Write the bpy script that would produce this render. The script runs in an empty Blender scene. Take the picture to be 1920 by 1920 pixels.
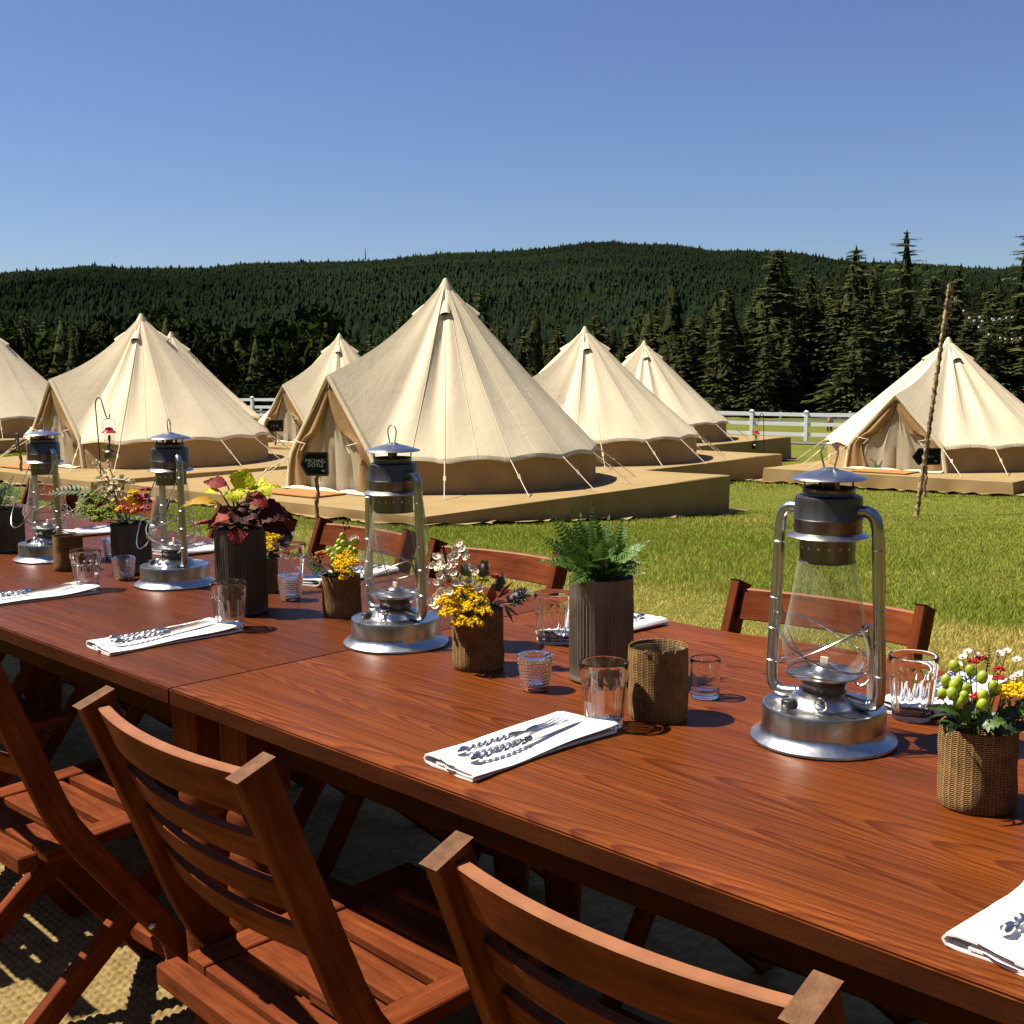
import bpy, bmesh, math, random
import numpy as np
from mathutils import Vector, Matrix, Quaternion
random.seed(7); rng = np.random.default_rng(7)
PI = math.pi; R_ = math.radians
S = bpy.context.scene; C = S.collection
sin, cos = math.sin, math.cos

# ------------------------------------------------------------------ camera
CAM_Z = 1.26
pitch, roll = R_(6.965), R_(-0.474)
fwd = Vector((0, cos(pitch), -sin(pitch))); up0 = Vector((0, sin(pitch), cos(pitch))); rt0 = Vector((1, 0, 0))
rt = rt0*cos(roll)+up0*sin(roll); up = up0*cos(roll)-rt0*sin(roll)
cam = bpy.data.cameras.new('camera'); cam.lens = 42.3; cam.sensor_width = 36; cam.clip_end = 20000; cam.clip_start = .05
camo = bpy.data.objects.new('camera', cam); C.objects.link(camo)
camo.matrix_world = Matrix(((rt.x, up.x, -fwd.x, 0), (rt.y, up.y, -fwd.y, 0), (rt.z, up.z, -fwd.z, CAM_Z), (0, 0, 0, 1)))
S.camera = camo

# ------------------------------------------------------------------ light
SUN = Vector((-.53, .10, .845)).normalized()
sun_el = math.asin(SUN.z); sun_az = math.atan2(SUN.x, SUN.y)
W = bpy.data.worlds.new('World'); S.world = W; W.use_nodes = True
nt = W.node_tree; nt.nodes.clear()
sky = nt.nodes.new('ShaderNodeTexSky'); sky.sky_type = 'NISHITA'; sky.sun_disc = False
sky.sun_elevation = sun_el; sky.sun_rotation = sun_az
sky.altitude = 0; sky.air_density = 1.0; sky.dust_density = .35; sky.ozone_density = 8
bg = nt.nodes.new('ShaderNodeBackground'); bg.inputs[1].default_value = .050
wo = nt.nodes.new('ShaderNodeOutputWorld')
hsv = nt.nodes.new('ShaderNodeHueSaturation'); hsv.inputs['Saturation'].default_value = 1.0; hsv.inputs['Hue'].default_value = .513; hsv.inputs['Value'].default_value = 1.10
nt.links.new(sky.outputs[0], hsv.inputs['Color']); nt.links.new(hsv.outputs[0], bg.inputs[0]); nt.links.new(bg.outputs[0], wo.inputs[0])
sl = bpy.data.lights.new('sun', 'SUN'); sl.energy = 5.0; sl.angle = R_(.53); sl.color = (1, .93, .80)
sl.cycles.is_caustics_light = True
slo = bpy.data.objects.new('sun', sl); C.objects.link(slo); slo.rotation_euler = SUN.to_track_quat('Z', 'Y').to_euler()
S.view_settings.view_transform = 'Standard'; S.view_settings.look = 'None'
S.view_settings.exposure = 0.95; S.view_settings.gamma = 1; S.view_settings.use_curve_mapping = False
S.render.engine = 'CYCLES'
cy = S.cycles; cy.use_denoising = True; cy.max_bounces = 10; cy.transparent_max_bounces = 24; cy.transmission_bounces = 10
cy.glossy_bounces = 5; cy.diffuse_bounces = 2; cy.sample_clamp_indirect = 6; cy.caustics_reflective = True; cy.blur_glossy = .4

# ------------------------------------------------------------------ mesh helpers
class MB:
    def __init__(s): s.v = []; s.f = []; s.u = []; s.sm = []
    def add(s, vs, fs, uv=None, smooth=False):
        o = len(s.v); s.v += [tuple(p) for p in vs]
        for i, f in enumerate(fs):
            s.f.append([o+k for k in f]); s.sm.append(smooth)
            s.u.append(uv[i] if uv else [(vs[k][0], vs[k][1]) for k in f])
        return s
    def grid(s, P, uv=None, cu=False, cv=False, smooth=True):
        n, m = len(P), len(P[0]); vs = [p for r in P for p in r]; fs = []; us = []
        for i in range(n if cu else n-1):
            for j in range(m if cv else m-1):
                i2, j2 = (i+1) % n, (j+1) % m
                fs.append([i*m+j, i2*m+j, i2*m+j2, i*m+j2])
                if uv: us.append([uv(i, j), uv(i+1, j), uv(i+1, j+1), uv(i, j+1)])
        return s.add(vs, fs, us or None, smooth)
    def box(s, c, d, R=None):
        x, y, z = [k/2 for k in d]; R = R or Matrix.Identity(3); c = Vector(c)
        vs = [c+R @ Vector((a*x, b*y, e*z)) for a in (-1, 1) for b in (-1, 1) for e in (-1, 1)]
        fs = [[0, 1, 3, 2], [4, 6, 7, 5], [0, 4, 5, 1], [2, 3, 7, 6], [0, 2, 6, 4], [1, 5, 7, 3]]
        ax = max(range(3), key=lambda k: d[k]); oth = [k for k in range(3) if k != ax]
        loc = [Vector((a*x, b*y, e*z)) for a in (-1, 1) for b in (-1, 1) for e in (-1, 1)]
        uv = [[(loc[k][ax]+c[ax], loc[k][oth[0]]+loc[k][oth[1]]*1.37+sum(c)) for k in f] for f in fs]
        return s.add(vs, fs, uv)
    def bar(s, a, b, w, h, side=None):
        a, b = Vector(a), Vector(b); d = (b-a); L = d.length; d.normalize()
        side = Vector(side) if side else (d.cross(Vector((0, 0, 1))) if abs(d.z) < .95 else Vector((1, 0, 0)))
        side = (side-d*side.dot(d)).normalized(); n = side.cross(d)
        R = Matrix((d, side, n)).transposed()
        return s.box((a+b)/2, (L, w, h), R)
    def tube(s, P, r, n=8, cap=True, closed=False, smooth=True):
        P = [Vector(p) for p in P]; m = len(P); rr = r if isinstance(r, (list, tuple)) else [r]*m
        T = [(P[(i+1) % m if closed else min(i+1, m-1)]-P[(i-1) % m if closed else max(i-1, 0)]).normalized() for i in range(m)]
        a = Vector((0, 0, 1)) if abs(T[0].z) < .9 else Vector((1, 0, 0)); N = (a-T[0]*a.dot(T[0])).normalized()
        G = []; ln = 0; Ls = []
        for i in range(m):
            N = (N-T[i]*N.dot(T[i])).normalized(); B = T[i].cross(N)
            if i: ln += (P[i]-P[i-1]).length
            Ls.append(ln); G.append([P[i]+(N*cos(2*PI*k/n)+B*sin(2*PI*k/n))*rr[i] for k in range(n)])
        Ls.append(ln+.01)
        s.grid(G, uv=lambda i, j: (Ls[i], j/n*2*PI*max(rr)), cu=closed, cv=True, smooth=smooth)
        if cap and not closed:
            for G_, rev in ((G[0], 0), (G[-1], 1)): s.add(G_, [list(range(n))[::-1] if not rev else list(range(n))])
        return s
    def lathe(s, prof, n=32, c=(0, 0, 0), mod=None, smooth=True):
        G = []
        for (r, z) in prof:
            G.append([(c[0]+(r*(mod(r, z, k/n) if mod else 1))*cos(2*PI*k/n), c[1]+(r*(mod(r, z, k/n) if mod else 1))*sin(2*PI*k/n), c[2]+z) for k in range(n)])
        acc = [0]
        for i in range(1, len(prof)): acc.append(acc[-1]+math.dist(prof[i], prof[i-1]))
        return s.grid(G, uv=lambda i, j: (j/n, acc[i]), cv=True, smooth=smooth)
    def ball(s, c, r, n=8, m=6, sc=(1, 1, 1), R=None):
        R = R or Matrix.Identity(3); c = Vector(c)
        G = [[c+R @ Vector((sc[0]*r*max(.02, sin(PI*i/m))*cos(2*PI*k/n), sc[1]*r*max(.02, sin(PI*i/m))*sin(2*PI*k/n), sc[2]*r*cos(PI*i/m))) for k in range(n)] for i in range(m+1)]
        return s.grid(G, cv=True)
    def mesh(s, name, mat, sharp=None):
        me = bpy.data.meshes.new(name); me.from_pydata(s.v, [], s.f)
        me.polygons.foreach_set('use_smooth', s.sm)
        ul = me.uv_layers.new(name='UVMap'); ul.data.foreach_set('uv', [c for f in s.u for p in f for c in p])
        for mm in (mat if isinstance(mat, (list, tuple)) else [mat]): me.materials.append(mm)
        me.update()
        if sharp is None and any(s.sm): me.set_sharp_from_angle(angle=R_(38))
        return me
    def build(s, name, mat, parent=None, loc=None, rot=None, bevel=0, seg=1, weld=False, kind=None):
        me = s.mesh(name, mat)
        if weld or bevel:
            bm = bmesh.new(); bm.from_mesh(me)
            if weld: bmesh.ops.remove_doubles(bm, verts=bm.verts, dist=1e-5)
            if bevel: bmesh.ops.bevel(bm, geom=bm.edges[:], offset=bevel, segments=seg, affect='EDGES', clamp_overlap=True)
            bmesh.ops.recalc_face_normals(bm, faces=bm.faces); bm.to_mesh(me); bm.free()
        return obj(name, me, parent, loc, rot, kind)
def obj(name, me, parent=None, loc=None, rot=None, kind=None):
    o = bpy.data.objects.new(name, me); C.objects.link(o)
    if parent: o.parent = parent
    if loc is not None: o.location = loc
    if rot is not None: o.rotation_euler = rot
    if kind: o['kind'] = kind
    return o
def tag(o, label, cat, group=None):
    o['label'] = label; o['category'] = cat
    if group: o['group'] = group
    return o
def thing(name, label, cat, loc=(0, 0, 0), rz=0, group=None):
    o = bpy.data.objects.new(name, None); C.objects.link(o); o.location = loc; o.rotation_euler = (0, 0, rz); o.empty_display_size = .1
    return tag(o, label, cat, group)
def dup(o, parent=None):
    c = o.copy(); C.objects.link(c)
    if parent: c.parent = parent
    for ch in list(o.children): dup(ch, c)
    return c
def clone(root, label, loc, rz=0, group=None, scale=None):
    c = dup(root); c['label'] = label; c.location = loc; c.rotation_euler = (0, 0, rz)
    if group: c['group'] = group
    if scale: c.scale = scale
    return c
def bigmesh(name, V, F, mat, uv=None, col=None, smooth=False):
    """numpy mesh; F is (n,3) or (n,4); col is a per-vertex colour attribute"""
    me = bpy.data.meshes.new(name); V = np.asarray(V, np.float32); F = np.asarray(F, np.int32); k = F.shape[1]
    me.vertices.add(len(V)); me.vertices.foreach_set('co', V.ravel())
    me.loops.add(F.size); me.loops.foreach_set('vertex_index', F.ravel())
    me.polygons.add(len(F)); me.polygons.foreach_set('loop_start', np.arange(0, F.size, k, dtype=np.int32))
    if smooth: me.polygons.foreach_set('use_smooth', np.ones(len(F), bool))
    me.update(calc_edges=True)
    if col is not None:
        at = me.color_attributes.new('tint', 'FLOAT_COLOR', 'POINT'); at.data.foreach_set('color', np.c_[col, np.ones(len(V))].astype(np.float32).ravel())
    me.materials.append(mat); me.validate()
    return me

# ------------------------------------------------------------------ materials
def nodes(name):
    m = bpy.data.materials.new(name); m.use_nodes = True; t = m.node_tree
    return m, t, t.nodes['Principled BSDF'], t.nodes, t.links
def ramp(N, stops):
    r = N.new('ShaderNodeValToRGB'); e = r.color_ramp.elements
    e[0].position, e[0].color = stops[0][0], (*stops[0][1], 1); e[1].position, e[1].color = stops[-1][0], (*stops[-1][1], 1)
    for p, c in stops[1:-1]: x = e.new(p); x.color = (*c, 1)
    return r
def coords(N, L, kind='Object', sc=(1, 1, 1)):
    tc = N.new('ShaderNodeTexCoord'); mp = N.new('ShaderNodeMapping'); mp.inputs['Scale'].default_value = sc
    L.new(tc.outputs[kind], mp.inputs[0]); return mp.outputs[0]
def noise(N, L, co, scale, det=4, rough=.55, dist=0):
    n = N.new('ShaderNodeTexNoise'); n.inputs['Scale'].default_value = scale; n.inputs['Detail'].default_value = det
    n.inputs['Roughness'].default_value = rough; n.inputs['Distortion'].default_value = dist; L.new(co, n.inputs['Vector']); return n.outputs['Fac']
def bump(N, L, b, h, strength, dist=.01):
    u = N.new('ShaderNodeBump'); u.inputs['Strength'].default_value = strength; u.inputs['Distance'].default_value = dist
    L.new(h, u.inputs['Height']); L.new(u.outputs[0], b.inputs['Normal']); return u
def M(name, c1, c2=None, sc=8, rough=.6, metal=0, bmp=0, bsc=None, kind='Object', st=(1, 1, 1), spec=.5, lo=.35, hi=.65, coat=0, trans=0, bd=.01, sub=0):
    m, t, b, N, L = nodes(name); b.inputs['Roughness'].default_value = rough; b.inputs['Metallic'].default_value = metal
    b.inputs['Specular IOR Level'].default_value = spec; b.inputs['Coat Weight'].default_value = coat; b.inputs['Coat Roughness'].default_value = .15
    co = coords(N, L, kind, st); h = noise(N, L, co, sc)
    r = ramp(N, [(lo, c1), (hi, c2 or tuple(k*.8 for k in c1))]); L.new(h, r.inputs[0]); L.new(r.outputs[0], b.inputs['Base Color'])
    if bmp: bump(N, L, b, noise(N, L, co, bsc or sc*4), bmp, bd)
    if trans:
        tr = N.new('ShaderNodeBsdfTranslucent'); L.new(r.outputs[0], tr.inputs[0]); mx = N.new('ShaderNodeMixShader'); mx.inputs[0].default_value = trans
        L.new(b.outputs[0], mx.inputs[1]); L.new(tr.outputs[0], mx.inputs[2]); L.new(mx.outputs[0], N['Material Output'].inputs[0])
    return m
def tinted(name, base, rough=.7, trans=.0, amp=1.0, spec=.3):
    m, t, b, N, L = nodes(name); a = N.new('ShaderNodeAttribute'); a.attribute_name = 'tint'
    mu = N.new('ShaderNodeMix'); mu.data_type = 'RGBA'; mu.blend_type = 'MULTIPLY'; mu.inputs[0].default_value = amp; mu.inputs['A'].default_value = (*base, 1)
    L.new(a.outputs['Color'], mu.inputs['B']); L.new(mu.outputs['Result'], b.inputs['Base Color']); b.inputs['Roughness'].default_value = rough
    b.inputs['Specular IOR Level'].default_value = spec
    if trans:
        tr = N.new('ShaderNodeBsdfTranslucent'); L.new(mu.outputs['Result'], tr.inputs[0]); mx = N.new('ShaderNodeMixShader'); mx.inputs[0].default_value = trans
        L.new(b.outputs[0], mx.inputs[1]); L.new(tr.outputs[0], mx.inputs[2]); L.new(mx.outputs[0], N['Material Output'].inputs[0])
    return m
def math_(N, L, op, a, b=None):
    n = N.new('ShaderNodeMath'); n.operation = op
    for i, x in enumerate((a, b)):
        if x is None: continue
        if isinstance(x, (int, float)): n.inputs[i].default_value = x
        else: L.new(x, n.inputs[i])
    return n.outputs[0]
def table_wood(name='stained_pine', dk=1.0, grain=1.0, coat=.07):
    m, t, b, N, L = nodes(name)
    tc = N.new('ShaderNodeTexCoord'); sx = N.new('ShaderNodeSeparateXYZ'); L.new(tc.outputs['Object'], sx.inputs[0])
    X, Y = sx.outputs[0], sx.outputs[1]
    pid = math_(N, L, 'FLOOR', math_(N, L, 'MULTIPLY', math_(N, L, 'ADD', Y, 5.0), 1/.118))
    wn = N.new('ShaderNodeTexWhiteNoise'); wn.noise_dimensions = '1D'; L.new(pid, wn.inputs['W'])
    ws = N.new('ShaderNodeSeparateColor'); L.new(wn.outputs['Color'], ws.inputs[0])
    lo = coords(N, L, 'Object', (.7, 6, 6)); wob = noise(N, L, lo, 1.0, 2)
    # tree-ring cut: the board crosses the rings of a log at a shallow angle, which draws the cathedral arches
    yy = math_(N, L, 'ADD', math_(N, L, 'SUBTRACT', Y, math_(N, L, 'MULTIPLY', pid, .118)), math_(N, L, 'MULTIPLY', ws.outputs[0], .09))
    zz = math_(N, L, 'ADD', math_(N, L, 'MULTIPLY', math_(N, L, 'ADD', X, math_(N, L, 'ADD', math_(N, L, 'MULTIPLY', ws.outputs[1], 5.0), 3.2)), .023), math_(N, L, 'MULTIPLY', wob, .022))
    yy = math_(N, L, 'SUBTRACT', math_(N, L, 'ADD', yy, 5.0), .05)
    rr = math_(N, L, 'SQRT', math_(N, L, 'ADD', math_(N, L, 'MULTIPLY', yy, yy), math_(N, L, 'MULTIPLY', zz, zz)))
    ring = math_(N, L, 'FRACT', math_(N, L, 'MULTIPLY', rr, 500))
    fine = noise(N, L, coords(N, L, 'Object', (3, 260, 260)), 1.0, 4, .7)
    big = noise(N, L, coords(N, L, 'Object', (1.2, 4, 4)), 1.6, 3)
    rp = ramp(N, [(p_, tuple((k*grain+q*(1-grain))*dk for k, q in zip(c_, (.14, .036, .0062)))) for p_, c_ in ((0, (.172, .0465, .0076)), (.50, (.156, .0405, .0065)), (.80, (.108, .0250, .0042)), (.92, (.094, .0210, .0036)), (1, (.166, .0445, .0074)))]); L.new(ring, rp.inputs[0])
    rf = ramp(N, [(.38, (.58, .52, .48)), (.58, (1.14, 1.12, 1.1))]); L.new(fine, rf.inputs[0])
    rb = ramp(N, [(.3, (.82, .80, .82)), (.7, (1.16, 1.12, 1.05))]); L.new(big, rb.inputs[0])
    pl = ramp(N, [(0, (.88, .86, .86)), (1, (1.1, 1.1, 1.1))]); L.new(ws.outputs[2], pl.inputs[0])
    cur = rp.outputs[0]
    for k in (rf, rb, pl):
        mu = N.new('ShaderNodeMix'); mu.data_type = 'RGBA'; mu.blend_type = 'MULTIPLY'; mu.inputs[0].default_value = 1
        L.new(cur, mu.inputs['A']); L.new(k.outputs[0], mu.inputs['B']); cur = mu.outputs['Result']
    L.new(cur, b.inputs['Base Color']); mr = N.new('ShaderNodeMapRange'); L.new(noise(N, L, coords(N, L, 'Object', (5, 9, 9)), 1.4, 6, .7), mr.inputs[0]); mr.inputs[1].default_value = .3; mr.inputs[2].default_value = .7; mr.inputs[3].default_value = .34; mr.inputs[4].default_value = .54; L.new(mr.outputs[0], b.inputs['Roughness']); L.new(mr.outputs[0], b.inputs['Coat Roughness'])
    b.inputs['Coat Weight'].default_value = coat; b.inputs['Specular IOR Level'].default_value = .08
    hh = math_(N, L, 'ADD', math_(N, L, 'MULTIPLY', fine, .6), math_(N, L, 'MULTIPLY', ring, -.25)); bump(N, L, b, hh, .12, .002)
    return m
def chair_wood():
    m, t, b, N, L = nodes('oiled_acacia')
    co = coords(N, L, 'UV', (6, 90, 1)); f = noise(N, L, co, 1, 5, .65, .4); g = noise(N, L, coords(N, L, 'Object', (3, 3, 3)), 3, 3)
    r = ramp(N, [(.25, (.070, .0150, .0044)), (.5, (.138, .0330, .0096)), (.75, (.200, .0550, .0175))]); L.new(f, r.inputs[0])
    r2 = ramp(N, [(.35, (.75, .72, .7)), (.65, (1.15, 1.12, 1.1))]); L.new(g, r2.inputs[0])
    mu = N.new('ShaderNodeMix'); mu.data_type = 'RGBA'; mu.blend_type = 'MULTIPLY'; mu.inputs[0].default_value = 1
    L.new(r.outputs[0], mu.inputs['A']); L.new(r2.outputs[0], mu.inputs['B']); L.new(mu.outputs['Result'], b.inputs['Base Color'])
    b.inputs['Roughness'].default_value = .7; b.inputs['Specular IOR Level'].default_value = .05; bump(N, L, b, f, .15, .002); return m
def metal(name, c, rough, streak=.15):
    m, t, b, N, L = nodes(name); b.inputs['Metallic'].default_value = 1
    n = noise(N, L, coords(N, L, 'Object', (60, 60, 14)), 1.2, 5, .65); r = ramp(N, [(.3, tuple(k*(1-streak) for k in c)), (.7, c)]); L.new(n, r.inputs[0]); L.new(r.outputs[0], b.inputs['Base Color'])
    mr = N.new('ShaderNodeMapRange'); L.new(n, mr.inputs[0]); mr.inputs[3].default_value = rough*.75; mr.inputs[4].default_value = rough*1.35; L.new(mr.outputs[0], b.inputs['Roughness'])
    bump(N, L, b, noise(N, L, coords(N, L, 'Object'), 45, 2), .06, .004); return m
def thin_glass(name, tint=(.97, .98, .97), refl=.16, dusty=False):
    m, t, b, N, L = nodes(name); N.remove(b)
    tr = N.new('ShaderNodeBsdfTransparent'); tr.inputs[0].default_value = (*tint, 1); gl = N.new('ShaderNodeBsdfGlossy'); gl.inputs['Roughness'].default_value = .03
    lw = N.new('ShaderNodeLayerWeight'); lw.inputs[0].default_value = .5; fc = math_(N, L, 'ADD', math_(N, L, 'MULTIPLY', math_(N, L, 'POWER', lw.outputs['Facing'], 4.5), .85), .05)
    n = noise(N, L, coords(N, L, 'Object', (30, 30, 18)), 1.5, 4); rr = ramp(N, [(.6, (0, 0, 0)), (.85, (.05, .05, .05))]); L.new(n, rr.inputs[0])
    ad = math_(N, L, 'ADD', fc, rr.outputs[0]); mx = N.new('ShaderNodeMixShader'); L.new(ad, mx.inputs[0])
    L.new(tr.outputs[0], mx.inputs[1]); L.new(gl.outputs[0], mx.inputs[2]); out = mx.outputs[0]
    if dusty:   # a thin film of dust and soot, thicker towards the rims of the globe
        df = N.new('ShaderNodeBsdfDiffuse'); df.inputs[0].default_value = (.62, .58, .50, 1); m2 = N.new('ShaderNodeMixShader'); dn = noise(N, L, coords(N, L, 'Object', (26, 26, 12)), 1.3, 5, .65)
        r2 = ramp(N, [(.35, (.02, .02, .02)), (.75, (.12, .12, .12))]); L.new(dn, r2.inputs[0]); fa = math_(N, L, 'ADD', r2.outputs[0], math_(N, L, 'MULTIPLY', math_(N, L, 'POWER', lw.outputs['Facing'], 3), .22))
        L.new(fa, m2.inputs[0]); L.new(out, m2.inputs[1]); L.new(df.outputs[0], m2.inputs[2]); out = m2.outputs[0]
    L.new(out, N['Material Output'].inputs[0]); return m
def thick_glass(name, k=.6):
    m, t, b, N, L = nodes(name); b.inputs['Base Color'].default_value = (.97, .98, .98, 1); b.inputs['Transmission Weight'].default_value = 1; b.inputs['Roughness'].default_value = .0; b.inputs['IOR'].default_value = 1.48
    
    tr = N.new('ShaderNodeBsdfTransparent'); mx = N.new('ShaderNodeMixShader'); mx.inputs[0].default_value = k
    L.new(tr.outputs[0], mx.inputs[1]); L.new(b.outputs[0], mx.inputs[2]); L.new(mx.outputs[0], N['Material Output'].inputs[0]); return m
def burlap(name, cu, cv):
    m, t, b, N, L = nodes(name)
    co = coords(N, L, 'UV', (1, 1, 1)); no = noise(N, L, coords(N, L, 'Object', (55, 55, 55)), 1, 3); sx = N.new('ShaderNodeSeparateXYZ'); L.new(co, sx.inputs[0])
    u = math_(N, L, 'ADD', math_(N, L, 'MULTIPLY', sx.outputs[0], 2*PI*cu), math_(N, L, 'MULTIPLY', no, 3.0)); v = math_(N, L, 'ADD', math_(N, L, 'MULTIPLY', sx.outputs[1], 2*PI*cv), math_(N, L, 'MULTIPLY', no, 2.6))
    a = math_(N, L, 'SINE', u); c = math_(N, L, 'SINE', v); h2 = math_(N, L, 'SINE', math_(N, L, 'MULTIPLY', u, .5))
    # over-under: the weft shows where the warp dips
    wv = math_(N, L, 'MULTIPLY', a, math_(N, L, 'SINE', math_(N, L, 'MULTIPLY', v, .5))); wf = math_(N, L, 'MULTIPLY', c, h2)
    hh = math_(N, L, 'ADD', math_(N, L, 'ADD', math_(N, L, 'MULTIPLY', math_(N, L, 'ABSOLUTE', h2), .5), math_(N, L, 'ABSOLUTE', math_(N, L, 'SINE', math_(N, L, 'MULTIPLY', v, .5)))), math_(N, L, 'MULTIPLY', math_(N, L, 'ADD', wv, wf), .35))
    r = ramp(N, [(.15, (.05, .026, .009)), (.5, (.205, .115, .043)), (1.0, (.42, .262, .112))]); L.new(math_(N, L, 'MULTIPLY', hh, .7), r.inputs[0])
    r2 = ramp(N, [(.3, (.7, .68, .65)), (.7, (1.2, 1.15, 1.1))]); L.new(no, r2.inputs[0]); mu = N.new('ShaderNodeMix'); mu.data_type = 'RGBA'; mu.blend_type = 'MULTIPLY'; mu.inputs[0].default_value = 1
    L.new(r.outputs[0], mu.inputs['A']); L.new(r2.outputs[0], mu.inputs['B']); L.new(mu.outputs['Result'], b.inputs['Base Color'])
    b.inputs['Roughness'].default_value = .95; b.inputs['Specular IOR Level'].default_value = .1; bump(N, L, b, hh, .9, .0022); return m
def canvas(name, c, wr=.5, trans=.12):
    m, t, b, N, L = nodes(name)
    n1 = noise(N, L, coords(N, L, 'UV', (26, 2.2, 1)), 1, 4, .6, .5); n2 = noise(N, L, coords(N, L, 'Object', (1.2, 1.2, 1.2)), 1, 4)
    r = ramp(N, [(.3, tuple(k*.86 for k in c)), (.7, c)]); L.new(n2, r.inputs[0]); L.new(r.outputs[0], b.inputs['Base Color']); b.inputs['Roughness'].default_value = .85; b.inputs['Specular IOR Level'].default_value = .15
    n3 = noise(N, L, coords(N, L, 'Object', (1, 1, .6)), 3.1, 5, .62, 1.6)
    bump(N, L, b, math_(N, L, 'ADD', math_(N, L, 'MULTIPLY', n1, .7), math_(N, L, 'MULTIPLY', n3, .9)), wr, .06)
    tr = N.new('ShaderNodeBsdfTranslucent'); L.new(r.outputs[0], tr.inputs[0]); mx = N.new('ShaderNodeMixShader'); mx.inputs[0].default_value = trans
    L.new(b.outputs[0], mx.inputs[1]); L.new(tr.outputs[0], mx.inputs[2]); L.new(mx.outputs[0], N['Material Output'].inputs[0]); return m
def ground_mat():
    m, t, b, N, L = nodes('meadow_grass'); tc = N.new('ShaderNodeTexCoord'); co = tc.outputs['Object']
    n1 = noise(N, L, co, .35, 5); n2 = noise(N, L, co, 9, 6, .7); n3 = noise(N, L, co, 60, 3)
    r = ramp(N, [(.3, (.105, .120, .014)), (.55, (.15, .155, .022)), (.75, (.24, .21, .048))]); L.new(math_(N, L, 'ADD', math_(N, L, 'MULTIPLY', n1, .65), math_(N, L, 'MULTIPLY', n2, .35)), r.inputs[0])
    r2 = ramp(N, [(.25, (.45, .45, .42)), (.7, (1.2, 1.2, 1.15))]); L.new(math_(N, L, 'ADD', math_(N, L, 'MULTIPLY', n2, .6), math_(N, L, 'MULTIPLY', n3, .4)), r2.inputs[0])
    mu = N.new('ShaderNodeMix'); mu.data_type = 'RGBA'; mu.blend_type = 'MULTIPLY'; mu.inputs[0].default_value = 1; L.new(r.outputs[0], mu.inputs['A']); L.new(r2.outputs[0], mu.inputs['B'])
    L.new(mu.outputs['Result'], b.inputs['Base Color']); b.inputs['Roughness'].default_value = .95; b.inputs['Specular IOR Level'].default_value = .1; bump(N, L, b, n2, .5, .05); return m

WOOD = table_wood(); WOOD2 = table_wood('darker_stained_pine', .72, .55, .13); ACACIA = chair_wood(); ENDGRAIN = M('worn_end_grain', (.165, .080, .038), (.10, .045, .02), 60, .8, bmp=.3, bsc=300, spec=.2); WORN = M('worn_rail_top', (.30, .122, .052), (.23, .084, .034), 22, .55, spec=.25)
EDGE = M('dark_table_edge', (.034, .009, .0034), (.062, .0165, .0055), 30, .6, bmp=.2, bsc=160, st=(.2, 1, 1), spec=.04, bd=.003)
GALV = metal('galvanised_steel', (.62, .615, .61), .29, .25); GALV_DARK = metal('dull_steel', (.16, .152, .145), .38, .3); GALV_TUBE = metal('grey_tube_steel', (.50, .495, .49), .31, .3); WIRE = metal('steel_wire', (.62, .61, .58), .22)
RUSTY = M('weathered_zinc', (.20, .165, .125), (.10, .075, .05), 3.2, .55, .35, .3, 30, st=(14, 14, 1.2), spec=.3); DARKZINC = M('dark_weathered_zinc', (.085, .066, .048), (.042, .031, .021), 3.2, .6, .2, .3, 30, st=(14, 14, 1.2), spec=.3)
GLOBE = thin_glass('lantern_glass', (.93, .94, .92), .1, True); GLASS = thick_glass('tumbler_glass', 1.0); WALLGLASS = thin_glass('thin_tumbler_glass', (.96, .975, .97)); BULB = thin_glass('bulb_glass', (.9, .9, .88))
BURLAP = burlap('burlap', 62, 440)
LINEN = M('white_linen', (.86, .85, .83), (.80, .79, .77), 12, .9, bmp=.12, bsc=420, spec=.1, bd=.002)
CUTLERY = metal('polished_cutlery', (.74, .72, .69), .19, .08)
CANVAS = canvas('cotton_canvas', (.80, .675, .465), .12); SHADED_WALLC = canvas('shaded_wall_canvas', (.41, .268, .132), .18, .08); LINER = canvas('door_liner', (.40, .335, .23), .12, .08); SHADED_FLAPC = canvas('shaded_flap_canvas', (.34, .205, .088), .2, .12)  # walls and flaps are the roof cloth with their shade put into the colour
VENT_SHADE = M('vent_shade', (.03, .016, .006), (.05, .028, .012), 40, .9)  # dark tone standing in for the shade inside the vent holes
ROPE = M('pale_rope', (.72, .62, .45), (.6, .5, .35), 60, .9)
CARPET = M('tan_carpet', (.325, .228, .108), (.285, .198, .090), 2.2, .95, bmp=.35, bsc=90, spec=.05)
CARPET_SIDE = CARPET
COIR = M('orange_coir', (.42, .19, .05), (.36, .155, .04), 40, .95, bmp=.6, bsc=300)
CHALK = M('chalkboard', (.012, .011, .010), (.022, .020, .018), 9, .85, spec=.08); CHALKTXT = M('chalk', (.72, .71, .68), (.6, .6, .58), 90, .95); SIGNFRAME = M('dark_stained_frame', (.06, .028, .012), (.10, .045, .02), 20, .6, st=(1, 1, 6))
BRANCH = M('peeling_branch', (.30, .19, .10), (.14, .075, .035), 24, .9, bmp=.6, bsc=60)
WRAP = M('wound_tan_fabric', (.42, .29, .16), (.10, .06, .03), 26, .9, bmp=.4, bsc=60, lo=.42, hi=.56, st=(1, 1, .7))
WHITEPAINT = M('white_vinyl', (.80, .81, .82), (.74, .75, .76), 5, .4)
IRON = M('brown_iron', (.05, .028, .018), (.09, .05, .03), 30, .55, .5)
REDENAMEL = M('red_enamel', (.52, .012, .012), (.46, .01, .01), 9, .2, coat=.6)
ASPHALT = M('grey_asphalt', (.14, .115, .095), (.10, .082, .07), 1.5, .95, bmp=.3, bsc=40)
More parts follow.
